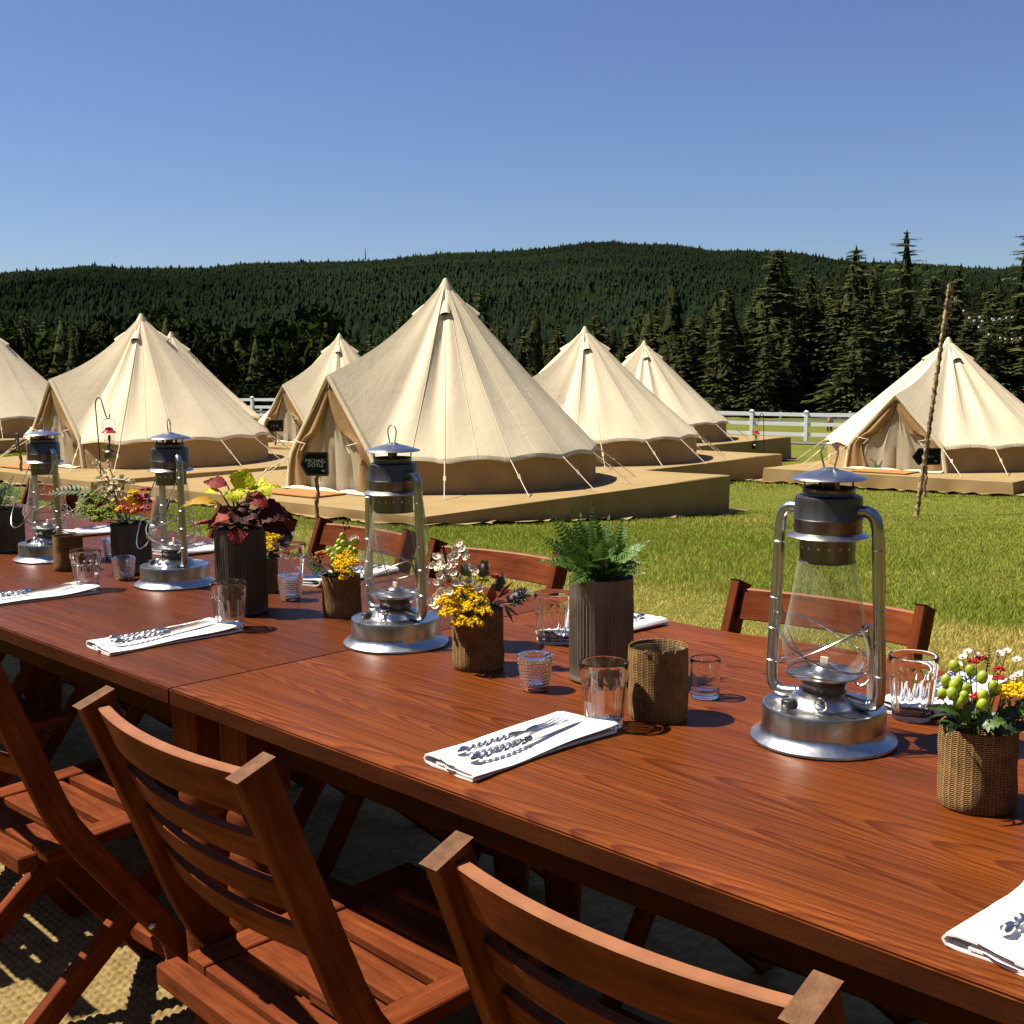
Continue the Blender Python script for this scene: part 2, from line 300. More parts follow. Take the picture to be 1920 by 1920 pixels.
BARK = M('fir_bark', (.07, .045, .03), (.035, .022, .015), 6, .95, bmp=.6, st=(4, 4, 1))
HORSE = M('bay_coat', (.16, .05, .018), (.10, .03, .012), 3, .6)
GM = ground_mat()
BLADE = tinted('grass_blades', (1, 1, 1), .75, .25)
FIR = tinted('fir_needles', (.047, .053, .0155), .85, .12, 1, .05); FARFIR = tinted('far_conifers', (.0105, .0160, .0080), .9, 0, 1, 0); BROAD = tinted('far_broadleaf', (.0190, .0270, .0075), .9, 0, 1, 0)
HILLM = M('forest_floor', (.009, .013, .0055), (.006, .009, .004), .01, 1, spec=0)
JUTE = M('braided_jute', (.265, .190, .08), (.185, .123, .047), 34, .95, bmp=.7, bsc=220, spec=.05, bd=.003)
# flower colours
YELLOW = M('yarrow_yellow', (.90, .62, .012), (.78, .48, .008), 160, .8, spec=.15, trans=.1); LIME = M('lime_berry', (.34, .42, .03), (.26, .34, .02), 50, .35, coat=.2)
WAXW = M('wax_flower_white', (.84, .75, .60), (.74, .60, .48), 130, .6, trans=.15); CREAM = M('dried_cream', (.80, .71, .48), (.64, .54, .30), 90, .8, trans=.15); PINKC = M('wax_flower_centre', (.46, .26, .13), (.52, .38, .16), 100, .6)
LIMEC = M('lime_cluster_green', (.24, .30, .02), (.15, .20, .015), 60, .6, spec=.2, trans=.1)
REDF = M('red_blossom', (.50, .025, .02), (.38, .02, .015), 120, .6, trans=.1); ORANGEF = M('orange_blossom', (.62, .16, .02), (.5, .08, .015), 80, .6, trans=.1)
LEAFG = M('green_leaf', (.085, .15, .02), (.05, .095, .016), 45, .45, trans=.22); LEAFD = M('dark_green_leaf', (.030, .055, .015), (.018, .036, .010), 40, .45, trans=.15)
FERN = M('fern_green', (.135, .25, .038), (.075, .155, .024), 60, .5, trans=.28); EUCA = M('grey_green_sprig', (.14, .20, .10), (.09, .14, .07), 60, .55, trans=.2)
STEM = M('green_stem', (.12, .15, .03), (.07, .09, .02), 40, .6); BROWNSTEM = M('brown_stem', (.12, .05, .02), (.07, .03, .012), 40, .7)
THISTLE = M('blue_grey_thistle', (.075, .07, .075), (.12, .115, .105), 130, .7); MOSS = M('dark_moss', (.035, .032, .012), (.06, .05, .018), 70, .95, bmp=.8, bsc=150)
COLY = M('lime_coleus_leaf', (.66, .62, .022), (.52, .53, .02), 55, .6, trans=.25, bmp=.12, bsc=120, spec=.2); COLR = M('burgundy_coleus_leaf', (.20, .016, .020), (.30, .042, .028), 45, .6, trans=.18, bmp=.12, bsc=120, spec=.18)
COLD = M('dark_coleus_leaf', (.042, .010, .009), (.075, .016, .011), 45, .6, trans=.1, bmp=.12, bsc=120, spec=.15); COLO = M('orange_coleus_leaf', (.50, .18, .02), (.46, .34, .03), 30, .6, trans=.25, bmp=.12, bsc=120, spec=.2)
REDLEAF = M('rusty_red_leaf', (.30, .06, .025), (.22, .03, .015), 50, .5, trans=.15)
# ------------------------------------------------------------------ terrain
CTRL = np.array([(0, 0, 0), (-2, 2, 0), (2, 2, 0), (0, 4, 0), (-3, 4.5, 0), (3, 4, -.03), (-.9, 12.07, -.36), (2.95, 16.35, -.79), (-5.6, 16.2, -.42), (-3.2, 18.5, -.5),
  (4.88, 21.9, -.86), (6.8, 29.2, -1.1), (7.5, 17.95, -.72), (4.5, 20.1, -.74), (-12, 24, -.45), (-8, 30, -.6), (11.3, 51, -2.0), (-14, 66, -1.6), (0, 60, -1.85), (10, 90, -3.85),
  (30, 90, -3.9), (-25, 90, -3.0), (0, 140, -4.5), (60, 140, -4.5), (-70, 140, -4), (0, 300, -6), (140, 300, -6), (-140, 300, -6), (0, -5, .1), (7, -4, 0), (-7, -4, 0), (4.9, 14.5, -.6), (-2.07, 12.6, -.36), (20, 30, -1.4), (30, 55, -2.3), (-30, 40, -.8)], float)
def _k(d2): return np.where(d2 > 0, .5*d2*np.log(np.maximum(d2, 1e-12)), 0)
_A = CTRL[:, :2]; _n = len(_A); _K = _k(((_A[:, None]-_A[None])**2).sum(-1))+np.eye(_n)*.4; _P = np.c_[np.ones(_n), _A]
_w = np.linalg.solve(np.block([[_K, _P], [_P.T, np.zeros((3, 3))]]), np.r_[CTRL[:, 2], 0, 0, 0])
def terr(x, y):
    x = np.atleast_1d(np.asarray(x, float)); y = np.atleast_1d(np.asarray(y, float)); q = np.c_[x.ravel(), y.ravel()]; out = np.empty(len(q))
    for i in range(0, len(q), 20000):
        a = q[i:i+20000]; out[i:i+20000] = _k(((a[:, None]-_A[None])**2).sum(-1)) @ _w[:_n]+_w[_n]+a @ _w[_n+1:]
    r = np.hypot(q[:, 0], q[:, 1]); f = np.clip((r-150)/150, 0, 1); f = f*f*(3-2*f); out = out*(1-f)-6*f
    return np.maximum(out, -7.5).reshape(x.shape)
def T(x, y): return float(terr(x, y)[0])
def spaced(lo, hi, d0, g):
    a = [0.]
    d = d0
    while a[-1] < hi: a.append(a[-1]+d); d *= g
    b = [0.]; d = d0
    while b[-1] > lo: b.append(b[-1]-d); d *= g
    return np.array(sorted(set(a+b)))
gx = spaced(-4000, 4000, .3, 1.06); gy = spaced(-600, 6000, .3, 1.05)
X, Y = np.meshgrid(gx, gy); Z = terr(X, Y); nx = len(gx); ny = len(gy)
idx = np.arange(nx*ny).reshape(ny, nx); F = np.stack([idx[:-1, :-1], idx[:-1, 1:], idx[1:, 1:], idx[1:, :-1]], -1).reshape(-1, 4)
obj('ground', bigmesh('ground', np.c_[X.ravel(), Y.ravel(), Z.ravel()], F, GM, smooth=True), kind='structure')

# the road beyond the platforms
def strip(name, pts, w, mat, dz):
    mb = MB(); G = []
    for i, (x, y) in enumerate(pts):
        a = Vector(pts[min(i+1, len(pts)-1)])-Vector(pts[max(i-1, 0)]); n = Vector((-a.y, a.x)).normalized()
        G.append([(x+n.x*s*w, y+n.y*s*w, T(x+n.x*s*w, y+n.y*s*w)+dz) for s in np.linspace(-.5, .5, 7)])
    mb.grid(G); return mb.build(name, mat, kind='structure')
strip('road', [(11.3-2.2-.86*k, 46.8+.51*k) for k in np.arange(-60, 45, 1.5)], 4.2, ASPHALT, .03)

# ------------------------------------------------------------------ hills
SKY = [(-900, 500), (-200, 512), (0, 507), (100, 501), (180, 493), (260, 498), (400, 498), (470, 490), (700, 486), (840, 472), (960, 469), (1030, 463), (1100, 454), (1150, 452), (1190, 457), (1260, 457), (1330, 469), (1400, 470), (1480, 473), (1560, 487), (1620, 494), (1660, 495), (1760, 499), (1860, 505), (1920, 495), (2100, 470), (2800, 480)]
sx_ = np.array([math.atan2(a-960, 2256) for a, b in SKY]); sh_ = np.array([(686+(960-a)*.008-b)/2256/cos(math.atan2(a-960, 2256))**-1 for a, b in SKY])
def fbm(x, y, seed=0):
    s = 0; r = np.random.default_rng(seed)
    for o in range(5):
        a, b, c = r.uniform(0, 6.3, 3); f = 2**o; th = r.uniform(0, PI)
        s = s+np.sin(f*(x*cos(th)+y*sin(th))+a+1.3*np.sin(f*(y*cos(th)-x*sin(th))*.7+b))*np.cos(f*.6*y+c)/f
    return s
def hillz(az, d):
    d1 = 1750+120*np.sin(az*5+1); rid = np.interp(az, sx_, sh_)*d1-10
    f = np.clip((d-330)/(d1-330), 0, 1); prof = .72*f+.28*f*f*(3-2*f)
    x, y = d*np.sin(az), d*np.cos(az)
    z = prof*rid*1.0+fbm(x/240, y/240, 3)*34*np.sin(PI*np.clip(f, 0, 1))*(1.08-f)
    b = np.clip((d-d1)/900, 0, 1); z = np.where(d > d1, rid*(1-.5*b*b)-60*b, z)
    z = np.where(d < 330, -10-.0*d, z-10*(1-f))
    return z
az = np.linspace(-.95, .95, 260); dd = np.r_[np.linspace(300, 1900, 110), np.linspace(1950, 2700, 14)]
AZ, DD = np.meshgrid(az, dd); HZ = hillz(AZ, DD); idx = np.arange(AZ.size).reshape(AZ.shape)
F = np.stack([idx[:-1, :-1], idx[:-1, 1:], idx[1:, 1:], idx[1:, :-1]], -1).reshape(-1, 4)
obj('hills', bigmesh('hills', np.c_[(DD*np.sin(AZ)).ravel(), (DD*np.cos(AZ)).ravel(), HZ.ravel()], F, HILLM, smooth=True), kind='structure')

def scatter(protos, P, h, wd, rot, tint, name, mat, lean=0):
    """many trees joined into one mesh; protos = list of (V,F) of unit height"""
    Vs, Fs, Cs = [], [], []; off = 0; pick = rng.integers(0, len(protos), len(P))
    for k, (V, F_) in enumerate(protos):
        s = np.where(pick == k)[0]
        if not len(s): continue
        c, sn = np.cos(rot[s])[:, None], np.sin(rot[s])[:, None]
        x = (V[None, :, 0]*c-V[None, :, 1]*sn)*wd[s][:, None]+P[s, 0][:, None]; y = (V[None, :, 0]*sn+V[None, :, 1]*c)*wd[s][:, None]+P[s, 1][:, None]; z = V[None, :, 2]*h[s][:, None]+P[s, 2][:, None]
        Vs.append(np.stack([x, y, z], -1).reshape(-1, 3)); Cs.append(np.repeat(tint[s], len(V), 0))
        Fs.append((F_[None]+(np.arange(len(s))*len(V))[:, None, None]).reshape(-1, 3)+off); off += len(s)*len(V)
    return obj(name, bigmesh(name, np.concatenate(Vs), np.concatenate(Fs), mat, col=np.concatenate(Cs)), kind='stuff')
def cone_fir(tiers, n, seed):
    r = np.random.default_rng(seed); V, F_ = [], []
    for t in range(tiers):
        z0 = t/tiers*.92; z1 = min(1, z0+1.55/tiers); R0 = (1-z0)**.85*.5; o = len(V)
        V.append((0, 0, z1))
        for k in range(2*n):
            a = PI*k/n+t*.7; q = R0*(r.uniform(.85, 1.15) if k % 2 == 0 else r.uniform(.45, .65)); V.append((q*cos(a), q*sin(a), z0-.02+r.uniform(-.02, .02)+(.03 if k % 2 else 0)))
        for k in range(2*n): F_.append((o, o+1+k, o+1+(k+1) % (2*n)))
    return np.array(V), np.array(F_)
def blob(seed):
    bm = bmesh.new(); bmesh.ops.create_icosphere(bm, subdivisions=2, radius=.5); r = np.random.default_rng(seed)
    V = np.array([v.co[:] for v in bm.verts]); V *= r.uniform(.75, 1.2, (len(V), 1)); V[:, 2] += .45; F_ = np.array([[v.index for v in f.verts] for f in bm.faces]); bm.free(); return V, F_
n = 74000; d_ = np.sqrt(rng.uniform(330**2, 2000**2, n)); a_ = rng.uniform(-.60, .60, n)
ext = 14000; d_ = np.r_[d_, rng.uniform(1350, 1850, ext)]; a_ = np.r_[a_, rng.uniform(-.6, .6, ext)]; n += ext
P = np.c_[d_*np.sin(a_), d_*np.cos(a_), hillz(a_, d_)-1]
hh = rng.uniform(.7, 1.25, n)*np.where(rng.random(n) < .05, rng.uniform(1.25, 1.8, n), 1)*np.interp(d_, [330, 700, 1200, 1800], [10.5, 7.6, 5.8, 5.2]); val = np.clip(.95+.42*fbm(P[:, 0]/150, P[:, 1]/210, 9)+rng.normal(0, .09, n), .4, 1.9)
tint = np.c_[val, val*(1+rng.normal(0, .04, n)), val*(1+rng.normal(0, .08, n))]
isb = (fbm(P[:, 0]/170, P[:, 1]/170, 21)+rng.normal(0, .35, n) > 1.15)
scatter([cone_fir(2, 3, k) for k in range(7)], P[~isb], hh[~isb], hh[~isb]*rng.uniform(.55, .85, (~isb).sum()), rng.uniform(0, 6, (~isb).sum()), tint[~isb], 'hillside_forest', FARFIR)
scatter([blob(k) for k in range(4)], P[isb], hh[isb]*.62, hh[isb]*rng.uniform(.6, .9, isb.sum()), rng.uniform(0, 6, isb.sum()), tint[isb]*1.15, 'hillside_broadleaf_forest', BROAD)

# a real fir: whorls of drooping boughs, each bough a ragged spray
def fir_mesh(seed, H=1.0, wid=.19, whorls=46, per=7, ragged=.25, start=.03):
    r = np.random.default_rng(seed); V, F_, Cc = [], [], []
    for w in range(whorls):
        f = (w+r.uniform(-.4, .4))/whorls; z = start+(1-start)*max(0, f)**.92
        if z > .985: continue
        L = wid*((1-z)**.62)*(.6+.4*min(1, z/.12))+.010
        nb = max(4, int(per*(.55+.45*(1-z))))
        for b in range(nb):
            a = 2*PI*(b+r.uniform(-.35, .35))/nb+w*1.7; l = L*r.uniform(1-ragged*1.5, 1+ragged*.7)*(1+.22*sin(2*a+seed+z*7)+.12*sin(3*a-z*11)); dr = r.uniform(.12, .42)*(1.15-z)-.25*max(0, z-.75)
            tone = r.uniform(.55, 1.35); ca, sa = cos(a), sin(a); nseg = 5
            for sgm in range(nseg):
                q = (sgm+.5)/nseg; x = l*q; zz = z+.02*(1-z)-dr*l*q*q*1.3+.1*l*max(0, q-.7)
                for side in (-1, 1):
                    tl = l*(.38*(1-q)+.13)*r.uniform(.7, 1.3); ang = r.uniform(.5, 1.0)*side; o = len(V)
                    p0 = (x-l*.09, 0, zz+.006); p1 = (x+l*.09, 0, zz-.003); tx = x+tl*cos(ang); ty = tl*sin(ang); tz = zz-tl*r.uniform(.1, .5)
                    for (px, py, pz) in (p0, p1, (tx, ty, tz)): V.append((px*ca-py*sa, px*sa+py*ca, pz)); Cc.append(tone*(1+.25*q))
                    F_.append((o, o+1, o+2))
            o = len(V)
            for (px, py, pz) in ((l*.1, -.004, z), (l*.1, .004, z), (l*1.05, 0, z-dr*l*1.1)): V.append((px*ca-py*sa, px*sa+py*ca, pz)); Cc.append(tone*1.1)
            F_.append((o, o+1, o+2))
    for k in range(8):
        o = len(V); a = k*.8; V += [(0, 0, 1.0), (.006*cos(a), .006*sin(a), .9), (.012*cos(a+1), .012*sin(a+1), .93)]; Cc += [1.2]*3; F_.append((o, o+1, o+2))
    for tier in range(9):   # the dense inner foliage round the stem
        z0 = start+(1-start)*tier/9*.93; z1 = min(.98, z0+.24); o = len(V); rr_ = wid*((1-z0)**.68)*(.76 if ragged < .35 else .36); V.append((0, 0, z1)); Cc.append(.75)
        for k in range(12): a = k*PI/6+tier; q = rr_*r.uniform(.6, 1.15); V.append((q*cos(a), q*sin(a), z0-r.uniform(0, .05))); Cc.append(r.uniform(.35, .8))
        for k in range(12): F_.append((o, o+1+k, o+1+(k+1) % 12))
    return np.array(V)*H, np.array(F_), np.array(Cc)
firs = []
for k, (wd, wh, pr, rg) in enumerate([(.20, 52, 10, .22), (.17, 48, 9, .3), (.23, 54, 11, .25), (.15, 44, 8, .4), (.19, 38, 7, .5)]):
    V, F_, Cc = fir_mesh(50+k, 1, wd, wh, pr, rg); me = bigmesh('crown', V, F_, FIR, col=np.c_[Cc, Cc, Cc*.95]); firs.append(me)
trunk_mb = MB(); trunk_mb.tube([(0, 0, -.02), (0, 0, .3), (0.002, 0, .7), (0, 0, .99)], [.014, .011, .006, .001], 8)
TRUNK = trunk_mb.mesh('trunk', BARK)
def fir(x, y, H, kind, label, group=None, lean=0, w=1.0):
    t = thing('fir_tree', label, 'tree', (x, y, T(x, y)-.1), random.uniform(0, 6), group); w *= 1.5; t.scale = (H*w, H*w, H); t.rotation_euler[0] = lean
    obj('trunk', TRUNK, t); obj('crown', firs[kind], t); return t
def px(xp, d): return (xp-960)/2256*d
def Hpx(xp, yp, d): # height needed for a tree at depth d whose tip meets that line of sight
    x = px(xp, d); return 1.26+d*(686+(960-xp)*.008-yp)/2256-T(x, d)
for (xp, yp, d, k, lab, w) in [(1690, 436, 128, 4, 'tallest fir with open ragged top against the sky', .92), (1598, 464, 132, 0, 'full pointed fir left of the tallest ragged-topped one', .95), (1455, 470, 138, 2, 'broad dark fir whose tip just reaches the far ridge line', 1.0), (1912, 440, 120, 3, 'fir cut off by the right edge of the photo', 1.1),
    (1362, 532, 134, 1, 'olive fir over the white fence, right of the smallest tents', 1.0), (1515, 506, 146, 1, 'slim fir between the broad dark fir and the pointed one', 1.0), (905, 542, 170, 1, 'lone dark fir showing just right of the largest tent top', 1.0), (622, 588, 175, 2, 'dark fir rising just left of the small tent behind the largest', 1.1)]:
    fir(px(xp, d), d, Hpx(xp, yp, d), k, lab, None, 0, w)
for (xp, yp, d) in [(1790, 512, 150), (1850, 540, 140), (1745, 520, 155), (1640, 520, 150), (1560, 560, 140), (1410, 560, 142), (1300, 590, 150), (1230, 575, 165), (1180, 600, 160), (1260, 610, 150), (1120, 590, 170), (1050, 590, 175), (985, 600, 170), (940, 620, 165), (865, 600, 190), (760, 590, 185), (700, 610, 180), (575, 620, 175), (520, 640, 170), (470, 620, 180), (420, 640, 170), (380, 650, 165), (200, 600, 180), (150, 610, 170), (100, 600, 175), (60, 590, 180), (20, 600, 170), (240, 620, 165), (1890, 530, 150), (1335, 600, 138), (1480, 600, 132), (1660, 600, 130), (1720, 600, 128), (1820, 600, 126), (1880, 610, 124), (1580, 610, 128), (1440, 620, 130), (1380, 600, 136), (1285, 620, 140), (1205, 640, 146), (1530, 545, 138), (1620, 560, 124), (1765, 560, 134), (1810, 570, 130), (1850, 600, 120), (1905, 560, 126), (1690, 560, 136), (1490, 540, 150), (1425, 520, 152), (1550, 520, 150), (1655, 540, 145), (1725, 545, 142), (1835, 520, 150)]:
    fir(px(xp, d), d, Hpx(xp, yp+random.uniform(-12, 12), d), random.randrange(4), 'dark fir packed into the forest edge behind the tents', 'firs of the forest edge', 0, random.uniform(.85, 1.25))
# forest mass behind the front row
lowf = []
for k in range(4):
    V, F_, Cc = fir_mesh(80+k, 1, .2, 22, 5, .3); lowf.append((V, F_))
n = 760; d_ = np.sqrt(rng.uniform(150**2, 420**2, n)); a_ = rng.uniform(-.6, .6, n); x_, y_ = d_*np.sin(a_), d_*np.cos(a_)
hh = np.where(a_ < .10, rng.uniform(8.5, 14.5, n), rng.uniform(12, 19, n)); v = rng.uniform(.35, .9, n)
zz_ = np.maximum(terr(x_, y_), np.where(d_ > 335, hillz(a_, d_), -50))
P = np.c_[x_, y_, zz_-.3]
scatter(lowf, P, hh, hh*rng.uniform(.9, 1.25, n), rng.uniform(0, 6, n), np.c_[v, v, v*.9], 'conifer_forest', FIR)
n = 160; d_ = rng.uniform(170, 330, n); a_ = rng.uniform(-.45, -.12, n); x_, y_ = d_*np.sin(a_), d_*np.cos(a_); hh = rng.uniform(9, 15, n); v = rng.uniform(.7, 1.2, n)
def leafcloud(seed):
    r = np.random.default_rng(seed); V, F_ = [], []
    for k in range(480):
        u = r.normal(size=3); u /= np.linalg.norm(u); c = u*r.uniform(.3, .5)*np.array([1, 1, .9])+[0, 0, .55]; o = len(V); s = r.uniform(.028, .06)
        for j in range(3): V.append(c+r.normal(0, s, 3))
        F_.append((o, o+1, o+2))
    return np.array(V), np.array(F_)
scatter([leafcloud(k) for k in range(4)], np.c_[x_, y_, terr(x_, y_)-.5], hh, hh*.8, rng.uniform(0, 6, n), np.c_[v*1.1, v*1.15, v*.7], 'broadleaf_thicket', BROAD)
# the rest of the clearing's edge, round behind the table
n = 520; a_ = rng.uniform(R_(62), R_(298), n); d_ = rng.uniform(38, 62, n); x_, y_ = d_*np.sin(a_), d_*np.cos(a_)+4; hh = rng.uniform(14, 23, n); v = rng.uniform(.5, 1.0, n)
scatter([cone_fir(7, 6, k+20) for k in range(4)], np.c_[x_, y_, terr(x_, y_)-.3], hh, hh*rng.uniform(.32, .45, n), rng.uniform(0, 6, n), np.c_[v, v, v*.9], 'clearing_edge_forest', FIR)
# low brush closing the foot of the forest
n = 500; d_ = rng.uniform(146, 165, n); a_ = rng.uniform(-.5, .5, n); x_, y_ = d_*np.sin(a_), d_*np.cos(a_); hh = rng.uniform(2, 5, n); v = rng.uniform(.35, .8, n)
scatter([leafcloud(k+9) for k in range(4)], np.c_[x_, y_, terr(x_, y_)-1], hh, hh*1.6, rng.uniform(0, 6, n), np.c_[v, v, v*.7], 'undergrowth', BROAD)
mast = MB().tube([(0, 0, 0), (0, 0, 16)], [.9, .3], 6); x = 1700*math.sin(px(694, 1)); tag(mast.build('radio_mast', BARK, loc=(px(694, 1700), 1700, float(hillz(np.array([math.atan(px(694, 1))]), np.array([1700*1.007]))[0])+6)), 'thin mast sticking up from the distant ridge line', 'mast')

# ------------------------------------------------------------------ fences
def fence_post(h, w):
    mb = MB(); mb.box((0, 0, h/2-.15), (w, w, h+.3)); mb.box((0, 0, h+.02), (w*1.2, w*1.2, .04)); G = [[(sx*w*.6*q, sy*w*.6*q, h+.04+.05*(1-q)) for (sx, sy) in ((-1, -1), (1, -1), (1, 1), (-1, 1))] for q in (1, .02)]; mb.grid(G, cv=True, smooth=False); return mb.mesh('post', WHITEPAINT)
FP = fence_post(1.2, .14); FR = MB().box((0, 0, 0), (2.26, .045, .15)).mesh('rail', WHITEPAINT)
fd = Vector((-.860, .51)); ang = math.atan2(fd.y, fd.x)
ft = thing('paddock_fence', 'white three-rail paddock fence across the field behind the tents', 'fence', (11.3, 51, -2.0), ang)
for i in range(-9, 24):
    k = 1.17+2.37*i; x, y = 11.3+fd.x*k, 51+fd.y*k; z = T(x, y)
    o = obj('post', FP, ft, (k, 0, z+2.0))
    k2 = k+1.185; x2, y2 = 11.3+fd.x*(k+2.37), 51+fd.y*(k+2.37); z2 = T(x2, y2)
    for hh_ in (.27, .70, 1.10): obj('rail', FR, ft, (k2, 0, (z+z2)/2+2.0+hh_), (0, -math.atan2(z2-z, 2.37), 0))
FP2 = fence_post(1.2, .16); FR2 = MB().box((0, 0, 0), (5.8, .05, .16)).mesh('rail', WHITEPAINT)
ft = thing('far_fence', 'thin white two-rail fence far across the pasture behind the horse', 'fence', (18, 108, 0), R_(172))
for i in range(-5, 9):
    x, y = 18+cos(R_(172))*i*6, 108+sin(R_(172))*i*6; z = T(x, y); obj('post', FP2, ft, (i*6, 0, z))
    for hh_ in (.55, 1.05): obj('rail', FR2, ft, (i*6+3, 0, z+hh_))
# grazing horse, seen from behind
hx, hy = px(1556, 92), 92; t = thing('horse', 'brown horse grazing behind the white fence, seen from behind', 'horse', (hx, hy, T(hx, hy)), R_(80))
sk = [((0, 0, 1.02), .22, -1), ((-.45, 0, 1.06), .25, 0), ((.45, 0, 1.02), .23, 0), ((.78, 0, 1.02), .15, 2), ((1.05, 0, .72), .10, 3), ((1.22, 0, .40), .09, 4), ((1.42, 0, .18), .06, 5)]
for sx_2, y_2 in ((-.5, .13), (-.5, -.13)):
    b = len(sk); sk += [((sx_2, y_2, .78), .14, 1), ((sx_2+.06, y_2*1.05, .55), .075, b), ((sx_2-.06, y_2, .34), .05, b+1), ((sx_2, y_2, .02), .05, b+2)]
for y_2 in (.12, -.12):
    b = len(sk); sk += [((.5, y_2, .72), .11, 2), ((.5, y_2, .40), .06, b), ((.48, y_2, .02), .05, b+1)]
me = bpy.data.meshes.new('body'); me.from_pydata([s[0] for s in sk], [(i, s[2]) for i, s in enumerate(sk) if s[2] >= 0], []); me.materials.append(HORSE); o = obj('body', me, t)
o.modifiers.new('skin', 'SKIN'); o.modifiers.new('sub', 'SUBSURF').levels = 1
for i, s in enumerate(sk): me.skin_vertices[0].data[i].radius = (s[1], s[1]); me.skin_vertices[0].data[i].use_root = (i == 0)
MB().tube([(-.66, 0, 1.12), (-.78, 0, .95), (-.80, 0, .45)], [.04, .06, .02], 6).build('tail', BARK, t)
# ------------------------------------------------------------------ platforms and tents
DOOR = math.atan2(-.74, -.67)            # every door looks the same way
U = Vector((cos(DOOR+PI), sin(DOOR+PI))); Vv = Vector((-U.y, U.x))   # platform axes: away from the door / along the row
def platform(label, c, z, u0, u1, v0, v1):
    t = thing('tent_platform', label, 'platform', (c[0], c[1], z), math.atan2(U.y, U.x), 'carpeted tent platforms')
    r = random.Random(int(c[0]*91)); n = 14
    # the carpet is one sheet folded over the deck edge: top, then skirts that hang with slight waves
    mb = MB(); G = []
    us = np.linspace(u0, u1, n); vs = np.linspace(v0, v1, n)
    mb.grid([[(u, v, .006*sin(u*2.1+v)+.004*sin(3*v+u)) for v in vs] for u in us], uv=lambda i, j: (i*.4, j*.4))
    mb.build('carpet_top', CARPET, t)
    per = [(u, v0) for u in np.linspace(u0, u1, 48)]+[(u1, v) for v in np.linspace(v0, v1, 48)]+[(u, v1) for u in np.linspace(u1, u0, 48)]+[(u0, v) for v in np.linspace(v1, v0, 48)]
    G = []; cu, cv = (u0+u1)/2, (v0+v1)/2; rz = math.atan2(U.y, U.x)
    rows = [0, .012, .05, .3, .7, 1.0, 1.08]
    for q in rows:
        row = []
        for i, (u, v) in enumerate(per):
            wx, wy = c[0]+u*cos(rz)-v*sin(rz), c[1]+u*sin(rz)+v*cos(rz); g = T(wx, wy)-z+.01
            du = 1 if abs(u-u1) < 1e-6 else -1 if abs(u-u0) < 1e-6 else 0; dv = 1 if abs(v-v1) < 1e-6 else -1 if abs(v-v0) < 1e-6 else 0
            o = (.0 if q == 0 else .014 if q < .1 else .018+.024*q*sin(i*.7+c[0])*sin(i*.23+1)) + (.20+.07*sin(i*.9+c[1])+.05*sin(i*2.3) if q > 1 else 0)
            zz = (.006*sin(u*2.1+v)+.004*sin(3*v+u)) if q == 0 else (g+.012)*min(1, q)+(.022+.012*sin(i*1.7) if q > 1 else 0)
            row.append((u+du*o, v+dv*o, zz))
        G.append(row)
    mb = MB(); mb.grid(G, uv=lambda i, j: (j*.2, i*.1), cv=True); mb.build('carpet_skirt', CARPET_SIDE, t)
    return t
